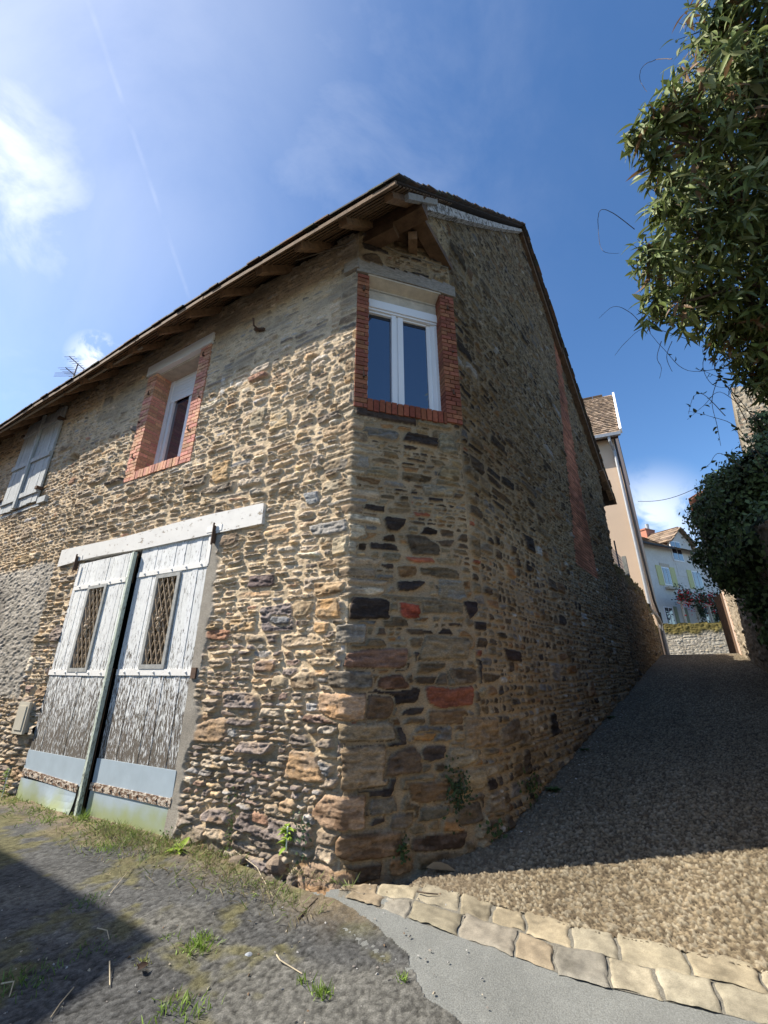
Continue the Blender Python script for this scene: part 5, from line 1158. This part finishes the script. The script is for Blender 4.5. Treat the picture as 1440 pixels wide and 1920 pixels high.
for i in range(nb): p = A([ga[0], ga[1], 1.75])+dg*(Lg*i/nb); q.box(p+ng_*r.uniform(0, .01), dg*(Lg/nb*.94), ng_*.05, UP*(2.35+r.uniform(-.02, .02)))
q.build('gate_boards', M['gate'], gt)
q = MB()
for z_ in (2.1, 3.0, 3.8): q.box(A([ga[0], ga[1], z_])+ng_*.06, dg*Lg, ng_*.04, UP*.12)
q.build('cross_rail', M['gate'], gt)
# ================================================================== IVY
ivy = thing('ivy', RP_(12, .9), 'thick dark ivy mass spilling over the right hand wall into the alley', 'ivy')
rg = np.random.default_rng(31); iv = Leaves()
ib = [(1378, 985, 11.6, 70), (1425, 940, 11, 75), (1345, 990, 12., 42), (1345, 1035, 12.3, 36), (1420, 1050, 11.0, 75), (1365, 1070, 12, 40), (1390, 900, 11.2, 45), (1350, 940, 11.8, 42), (1440, 1130, 10.4, 42), (1450, 880, 10.5, 70), (1315, 960, 12.2, 22), (1340, 905, 12.4, 22), (1475, 1020, 10, 90),
      (1432, 790, 10.8, 22), (1440, 830, 10.8, 26), (1312, 1045, 12.4, 16), (1365, 1095, 12.6, 16), (1405, 1105, 12.2, 20), (1455, 1190, 9.8, 26)]
for (x, y, rr, pr) in ib:
    c = at_dist(x, y, rr); dep = c[1]*math.cos(TH)+(c[2]-CAMZ)*math.sin(TH); R_ = pr*dep/FPX
    n = int(3300*R_**2)+150; d = rdir(n, rg); rad = R_*(.60+.50*rg.random(n)**.8+.28*fbm(d[:, 0]*3+x, d[:, 2]*3+d[:, 1]*2, 3, 5)); p = c+d*rad[:, None]*(1+.10*rg.normal(size=(n, 1)))
    nor = unit(d+rdir(n, rg)*.5); dv = unit(np.cross(nor, rdir(n, rg))+A([0, 0, -.5])); L_ = rg.uniform(.05, .115, n)
    iv.add(p, dv, nor, L_, L_*rg.uniform(.4, .7, n), A([(.085, .115, .04)])*rg.uniform(.5, 1.8, (n, 1)), seg=3, fold=.1, droop=.1)
    core = MB(); 
    m_ = n//9; d = rdir(m_, rg); p = c+d*(R_*.55); iv.add(p, unit(np.cross(d, rdir(m_, rg))), d, np.full(m_, R_*.55), np.full(m_, R_*.5), A([(.03, .04, .018)])*np.ones((m_, 1)), seg=2, fold=.05, droop=.1)  # big darker inner leaves paint the shaded inside of the mass
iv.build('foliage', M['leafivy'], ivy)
q = MB(); 
for k in range(9): a = RP_(9.2+k*.12, 2.6+.02*k, .02); b = at_dist(ib[k][0], ib[k][1], ib[k][2]); twigs_tube(q, a, b, .02, .008, random.Random(k), 5, .06)
q.build('stems', M['bark'], ivy)
# ================================================================== STONE OUTHOUSE AND TILED HOUSE BEHIND THE IVY
cc0 = at_dist(1402, 860, 13.4); so_ = thing('stone_outhouse', A([cc0[0], cc0[1], 1.5]), 'tall sunlit rubble stone gable end rising behind the ivy at the right edge', 'outhouse')
VO = vec(118.); Uo = spaced(0, 4, lambda u: .035); Zo = spaced(1.4, 9.2, lambda z: .035)
def OP(u, z, o=0): p = A([cc0[0], cc0[1], 0])+u*VO+o*A([VO[1], -VO[0], 0]); return A([p[0], p[1], z])
wallpiece(OP, Uo, Zo, 61, [(3, (.46, .41, .33)), (2, (.36, .31, .24)), (1, (.42, .26, .17))], (.40, .34, .25), lambda u: min(6.6+u*12, 8.7-.1*u), None, None, so_, .3)
hc = at_dist(1298, 936, 18.5); th_ = thing('tiled_house', A([hc[0], hc[1], 1.8]), 'small house with a red brown tiled eave just showing above the ivy', 'house')
VH = vec(102.); VH2 = vec(38.)
def HP(a, b, z): p = A([hc[0], hc[1], 0])+a*VH+b*VH2; return A([p[0], p[1], z])
q = MB(); q.prism([HP(0.1, 0, 1.5), HP(5, 0, 1.5), HP(5, 0, hc[2]+3.0), HP(0.1, 0, hc[2]-.15)], VH2*.2); q.prism([HP(0.1, .2, 1.5), HP(0.1, 4, 1.5), HP(0.1, 4, hc[2]-.15), HP(0.1, .2, hc[2]-.15)], VH*.2); q.build('wall', M['white_wall'], th_)
tile_roof('roof', HP(-.1, -.3, hc[2]-.1), HP(-.1, 4, hc[2]-.1), HP(4.5, -.3, hc[2]+2.8), 14, 12, th_, [(2, (.36, .16, .10)), (2, (.28, .13, .09))], .04)
# overhead wire
q = MB(); a, b = at_dist(1196, 940, 24), at_dist(1330, 903, 17); q.tube([a+(b-a)*t-UP*.25*math.sin(math.pi*t) for t in np.linspace(0, 1, 12)], .012, 4)
tag(q.build('overhead_wire', M['darkpipe'], None), 'thin overhead wire slung between the white house side and the ivy', 'wire')

# ================================================================== NEIGHBOUR ACROSS THE STREET (casts the shadow on the asphalt)
hH = 6.0; k = hH/math.tan(R(SUN_EL)); kc = A([-1.205, 2.996, 0])+k*A([sdir[0], sdir[1], 0])/math.hypot(sdir[0], sdir[1])
d1_, d2_ = A([-.84, .54, 0]), A([-.34, -.94, 0])
nb_ = thing('neighbour_house', kc, 'rendered house across the street, beyond the left edge, whose corner shades the asphalt', 'house')
q = MB(); K_ = lambda a, b, z: kc+d1_*a+d2_*b+UP*z
q.prism([K_(0, 0, -.2), K_(9, 0, -.2), K_(9, 9, -.2), K_(0, 9, -.2)], UP*(hH+.2)); q.build('wall', M['beige'], nb_)
q = MB(); q.add([K_(-.0, -.0, hH-.15), K_(9, 0, hH-.15), K_(9, 9, hH-.15), K_(0, 9, hH-.15), K_(2.5, 4.5, hH+1.6), K_(6.5, 4.5, hH+1.6)], [[0, 1, 5, 4], [1, 2, 5], [2, 3, 4, 5], [3, 0, 4]], (.2, .14, .1)); q.build('roof', M['redtile'], nb_)

# ================================================================== WEEDS, TUFTS, TWIGS
rg = np.random.default_rng(77)
def tuft(px, py, label, n, h, w, col, spread=.05, name='grass_tuft', cat='grass', group=None):
    p = on_ground(px, py)+A([0, 0, .005]); t = thing(name, p, label, cat, group); L = Leaves()
    a = rg.uniform(0, 6.283, n); le = rg.uniform(.15, .9, n)
    dv = unit(np.stack([np.cos(a)*le, np.sin(a)*le, np.full(n, .8)], 1)); o = np.stack([rg.normal(size=n)*spread, rg.normal(size=n)*spread, np.zeros(n)], 1)
    L.add(p+o, dv, unit(np.cross(dv, rdir(n, rg))), rg.uniform(.35, 1, n)*h*.8, np.full(n, w*.85), A(col)*rg.uniform(.7, 1.3, (n, 1)), seg=4, droop=.45, fold=.1); L.build('blades', M['weed'], t); return t
def broad(p, label, n, L_, col, name='weed_plant', up=.5, stem=.0, wr=.38):
    t = thing(name, p, label, 'weed'); L = Leaves(); a = rg.uniform(0, 6.283, n); dv = unit(np.stack([np.cos(a), np.sin(a), rg.uniform(.1, 1, n)*up], 1)); z = rg.random(n)*stem
    ll = rg.uniform(.55, 1, n)*L_; L.add(p+np.stack([0*z, 0*z, z], 1), dv, unit(np.cross(np.cross(dv, A([[0, 0, 1.]])), dv)), ll, ll*wr, A(col)*rg.uniform(.75, 1.25, (n, 1)), droop=.35); L.build('leaves', M['weed'], t)
    if stem: q = MB(); q.tube([p, p+UP*stem], .006, 5); q.build('stem', M['weed'], t)
    return t
G1, G2, G3 = (.20, .30, .05), (.10, .18, .045), (.28, .30, .10)  # second green is a shaded copy, for tufts inside the shadow
broad(on_ground(338, 1600)+UP*.02, 'bright green broad leaved weed at the foot of the wall right of the garage door', 16, .15, (.28, .38, .06), up=.9)
def onwall(x, y, P0, V, N_, o=.03): a, z = on_plane(x, y, P0, V); p = P0+a*V+N_*o; return A([p[0], p[1], z])
p = onwall(548, 1590, C0, VL, NL, .07); broad(p, 'bright yellow green upright weed growing from the wall just left of the corner', 34, .085, (.30, .42, .07), up=.5, stem=.15, wr=.42)
p = onwall(20, 1500, C0, VL, NL, .1); broad(p, 'tall spindly weed at the left edge beside the zinc sheets', 60, .07, (.20, .28, .07), up=.6, stem=.33)
def patch(pts, label, n, P0, V, N_, sz, col, rad):
    c = onwall(*pts, P0, V, N_); t = thing('wall_creeper', c, label, 'creeper', 'creepers at the wall foot'); L = Leaves(); o = rg.normal(size=(n, 2)); q = c+o[:, :1]*rad[0]*V+A([[0, 0, 1.]])*o[:, 1:]*rad[1]+N_*rg.uniform(0, .05, (n, 1))
    nor = unit(N_+rdir(n, rg)*.5); dv = unit(np.cross(nor, rdir(n, rg))+A([0, 0, -.6])); L.add(q, dv, nor, rg.uniform(.6, 1, n)*sz, rg.uniform(.6, 1, n)*sz*.85, A(col)*rg.uniform(.6, 1.4, (n, 1)), seg=2, droop=.1); L.build('foliage', M['weed'], t)
patch((853, 1478), 'small dark ivy patch with tiny white flowers low on the cut corner', 150, C0, VK, NK, .035, (.035, .06, .025), (.05, .085))
patch((750, 1592), 'little dark green creeper between the bottom stones near the corner', 50, C0, VK, NK, .032, (.05, .085, .03), (.025, .035))
patch((440, 1560), 'thin green creeper climbing the wall foot between door and corner', 60, C0, VL, NL, .028, (.10, .14, .045), (.02, .12))
patch((320, 1590), 'ivy shoots beside the right foot of the garage door', 70, C0, VL, NL, .035, (.10, .15, .05), (.05, .07))
patch((572, 1560), 'grey green creeper hanging beside the bright weed', 50, C0, VL, NL, .035, (.09, .13, .07), (.035, .07))
patch((985, 1472), 'small fern like green plant at the foot of the gable', 60, E0, VG, NG, .05, (.07, .11, .035), (.12, .06))
patch((925, 1548), 'few dark leaves at the bottom of the rounded corner', 30, C0, VK, NK, .04, (.05, .08, .03), (.05, .03))
i = 0
for (x, y, n, h, sp, lb, c) in [(372, 1778, 150, .075, .05, 'largest green grass tuft in the cracked asphalt', G1), (602, 1872, 70, .085, .022, 'bright grass tuft beside the concrete edge at the bottom', G1), (566, 1850, 26, .07, .015, 'small grass tuft left of the bright bottom one', G1), (755, 1843, 36, .05, .014, 'tiny grass tuft at the edge of the pale concrete', G1), (335, 1908, 110, .075, .07, 'grass tufts at the bottom edge of the photo', G1), (205, 1592, 120, .075, .07, 'weedy tuft in front of the door centre post', G1),
                         (165, 1700, 90, .06, .06, 'dull grass tuft inside the shadow on the asphalt', G2), (50, 1845, 120, .075, .07, 'shaded grass tuft near the bottom left corner', G2), (270, 1812, 26, .05, .02, 'pale tuft at the tip of the shadow', G3), (313, 1762, 26, .05, .02, 'sparse tuft on the shadow edge', G1), (165, 1790, 60, .05, .05, 'flat mossy tuft in the middle of the shadow', G2),
                         (90, 1545, 60, .09, .04, 'weeds under the curled zinc sheet', G1), (155, 1540, 50, .16, .02, 'tall weed in front of the foot of the cover post', G1), (403, 1585, 26, .17, .015, 'upright grass at the wall foot near the broad leaved weed', G1), (600, 1640, 50, .15, .02, 'dry spiky plant in front of the corner stone', (.13, .13, .07))]:
    tuft(x, y, lb, n, h, .006, c, sp, group='grass tufts in the asphalt')
# ragged strip of grass and dry stalks along the wall foot (uncountable)
L = Leaves(); n = 2600; t = rg.random(n); u_ = t*2.7-.15; dd = np.abs(rg.normal(size=n))*.20+.07; keepm = vn(u_*3.1, dd*6, 5) > -.12
u_, dd = u_[keepm], dd[keepm]; n = len(u_); p = C0+u_[:, None]*VL+dd[:, None]*NL; p[:, 2] = gz(p[:, 0], p[:, 1])+.02
a = rg.uniform(0, 6.283, n); le = rg.uniform(.3, 2.0, n); dv = unit(np.stack([np.cos(a)*le, np.sin(a)*le, np.full(n, .8)], 1))
cols = A([(.17, .23, .06), (.30, .25, .14), (.24, .20, .11), (.20, .26, .07)])[rg.integers(0, 4, n)]*rg.uniform(.7, 1.25, (n, 1))
L.add(p, dv, unit(np.cross(dv, rdir(n, rg))), rg.uniform(.03, .10, n), np.full(n, .005), cols, seg=3, droop=.4)
n = 900; u_ = rg.random(n)*3+1.6; dd = np.abs(rg.normal(size=n))*.16+.05; p = C0+u_[:, None]*VL+dd[:, None]*NL; p[:, 2] = gz(p[:, 0], p[:, 1])+.02; dv = unit(np.stack([rg.normal(size=n), rg.normal(size=n), np.full(n, .8)], 1)); L.add(p, dv, unit(np.cross(dv, rdir(n, rg))), rg.uniform(.03, .07, n), np.full(n, .008), A([(.19, .24, .07)])*rg.uniform(.6, 1.3, (n, 1)), seg=3)
tag(L.build('wall_foot_grass', M['weed']), 'patchy grass and dry stalks growing along the foot of the left facade', 'grass', None, 'stuff')
# twigs and dry leaves
r = random.Random(3)
def twig(pts, rad, label, m='bark', cat='twig', name='twig'):
    rad *= .75; P = [on_ground(x, y)+UP*(.020+z*.4) for x, y, z in pts]; q = MB(); q.tube(P, [rad*(1-.5*i/len(P)) for i in range(len(P))], 5); tag(q.build(name, M[m]), label, cat, 'twigs and stalks on the ground')
twig([(560, 1733, .01), (578, 1712, .02), (595, 1694, .015)], .011, 'short thick brown twig lying below the corner stone')
M['straw'] = mat('pale_straw', (.45, .38, .26), nscale=20, namp=.2, rough=.8)
twig([(518, 1800, 0), (524, 1816, .03), (540, 1822, .01), (566, 1836, 0)], .005, 'pale curved stalk on the dark asphalt in the centre', 'straw')
twig([(180, 1752, .02), (198, 1760, .04), (203, 1770, 0)], .004, 'pale bent stalk in the middle of the shadow', 'straw')
twig([(202, 1822, .05), (204, 1858, 0)], .004, 'straight upright stalk at the shadow edge', 'straw')
twig([(0, 1855, 0), (22, 1857, .03), (15, 1880, 0)], .005, 'pale hooked stalk near the left edge', 'straw')
twig([(136, 1862, 0), (110, 1895, .01), (92, 1920, 0)], .004, 'thin dry stalk in the bottom left corner', 'straw')
twig([(440, 1605, .03), (480, 1640, .06), (512, 1690, 0)], .004, 'long dry stalk arching over the grass by the wall', 'straw')
twig([(205, 1685, .02), (235, 1650, .05), (250, 1633, .0)], .003, 'thin straw lying on the sunlit asphalt', 'straw')
twig([(782, 1683, .03), (800, 1689, .045), (822, 1687, .02)], .007, 'brown twig with side shoot lying on the setts')
pts = on_ground(255, 1834)+UP*.03; L = Leaves(); L.add([pts, pts+A([.01, .005, 0])], A([[.6, .5, .3], [-.5, .6, .3]]), A([[0, -.5, 1.], [.3, 0, 1]]), A([.05, .04]), A([.035, .03]), A([(.05, .03, .02)]*2)); tag(L.build('dry_leaf', M['weed']), 'dark curled dry leaf at the edge of the shadow', 'leaf')
pts = on_ground(800, 1640)+UP*.04; L = Leaves(); L.add([pts], A([[.9, -.2, .15]]), A([[0, -.5, 1.]]), A([.20]), A([.06]), A([(.28, .2, .11)])); tag(L.build('dry_leaf', M['weed']), 'long brown dry leaf at the foot of the cut corner', 'leaf')
# loose stones at the wall foot
def pebble(x, y, s, col, label, sc=(1, .8, .6)):
    p = on_ground(x, y)+UP*s*.3; q = MB(); q.sphere(p, s, 10, 7, col, sc); q.v = [tuple(A(v)+.25*s*A([float(vn(A(v[0]*9/s*.2), A(v[1]*9/s*.2), 3)), float(vn(A(v[1]*2/s), A(v[2]*2/s), 4)), float(vn(A(v[0]*2/s), A(v[2]*2/s), 5))])) for v in q.v]
    tag(q.build('loose_stone', M['masonry']), label, 'stone', 'loose stones on the ground')
pebble(466, 1795, .022, (.30, .32, .34), 'small grey stone beside the grass tuft crack'); pebble(479, 1806, .014, (.33, .35, .37), 'smallest grey stone right of its twin in the asphalt')
pebble(980, 1514, .035, (.42, .32, .2), 'pale ochre stone at the foot of the gable wall'); pebble(445, 1622, .07, (.24, .19, .14), 'rounded brown stone in the grass strip by the wall'); pebble(520, 1628, .09, (.26, .2, .15), 'broad brown stone in the grass strip left of the corner stone')
pebble(370, 1575, .085, (.36, .29, .21), 'tan stone leaning at the wall foot right of the garage door')
# grit, crumbs of mortar and leaf litter gathered along the wall feet and over the asphalt
q = MB(); r = random.Random(44)
def crumb(p, s, c):
    a = r.uniform(0, 3.1); ux, uy = A([math.cos(a), math.sin(a), r.uniform(-.2, .2)])*s, A([-math.sin(a), math.cos(a), r.uniform(-.2, .2)])*s*r.uniform(.5, .9); uz = UP*s*r.uniform(.35, .7)
    q.add([p-ux, p+ux*.9-uy*.4, p+ux*.5+uy, p-ux*.6+uy*.8, p-ux*.6+uz-uy*.2, p+ux*.5+uz, p+uy*.5+uz], [[0, 1, 5, 4], [1, 2, 6, 5], [2, 3, 6], [3, 0, 4, 6], [4, 5, 6]], c)
gcs = [(.40, .34, .25), (.28, .25, .21), (.20, .18, .16), (.16, .11, .07), (.34, .33, .31)]
for i in range(900):
    if i < 420: s_, l_ = r.uniform(.2, 9), abs(r.gauss(0, .13))+.07; p = E0+s_*VG+l_*NG
    elif i < 620: p = C0+r.uniform(-.0, 4.6)*VL+(abs(r.gauss(0, .22))+.06)*NL
    else: p = A([r.uniform(-2.6, .5), r.uniform(2.0, 3.6), 0])
    p = A([p[0], p[1], float(gz(p[0], p[1]))+.016]); crumb(p, r.uniform(.003, .011)*(1.3 if i < 420 else 1), r.choice(gcs))
tag(q.build('grit', M['gravel']), 'loose grit and crumbs of mortar scattered on the asphalt and along the foot of the walls', 'grit', None, 'stuff')
for k, (s_, l_, n_, h_) in enumerate([(1.2, .10, 24, .10), (2.6, .08, 18, .08), (4.4, .08, 20, .10)]):
    p = E0+s_*VG+l_*NG; p[2] = float(gz(p[0], p[1]))+.01; broad(p, ('low green weed at the gable foot nearest the corner', 'second small weed up the gable foot', 'third weed up the gable foot, deepest in shade')[k], n_, h_, (.09, .14, .045), up=.9)['group'] = 'weeds along the gable foot'
for o in list(scn.objects):
    if '_o' in o.keys(): del o['_o']
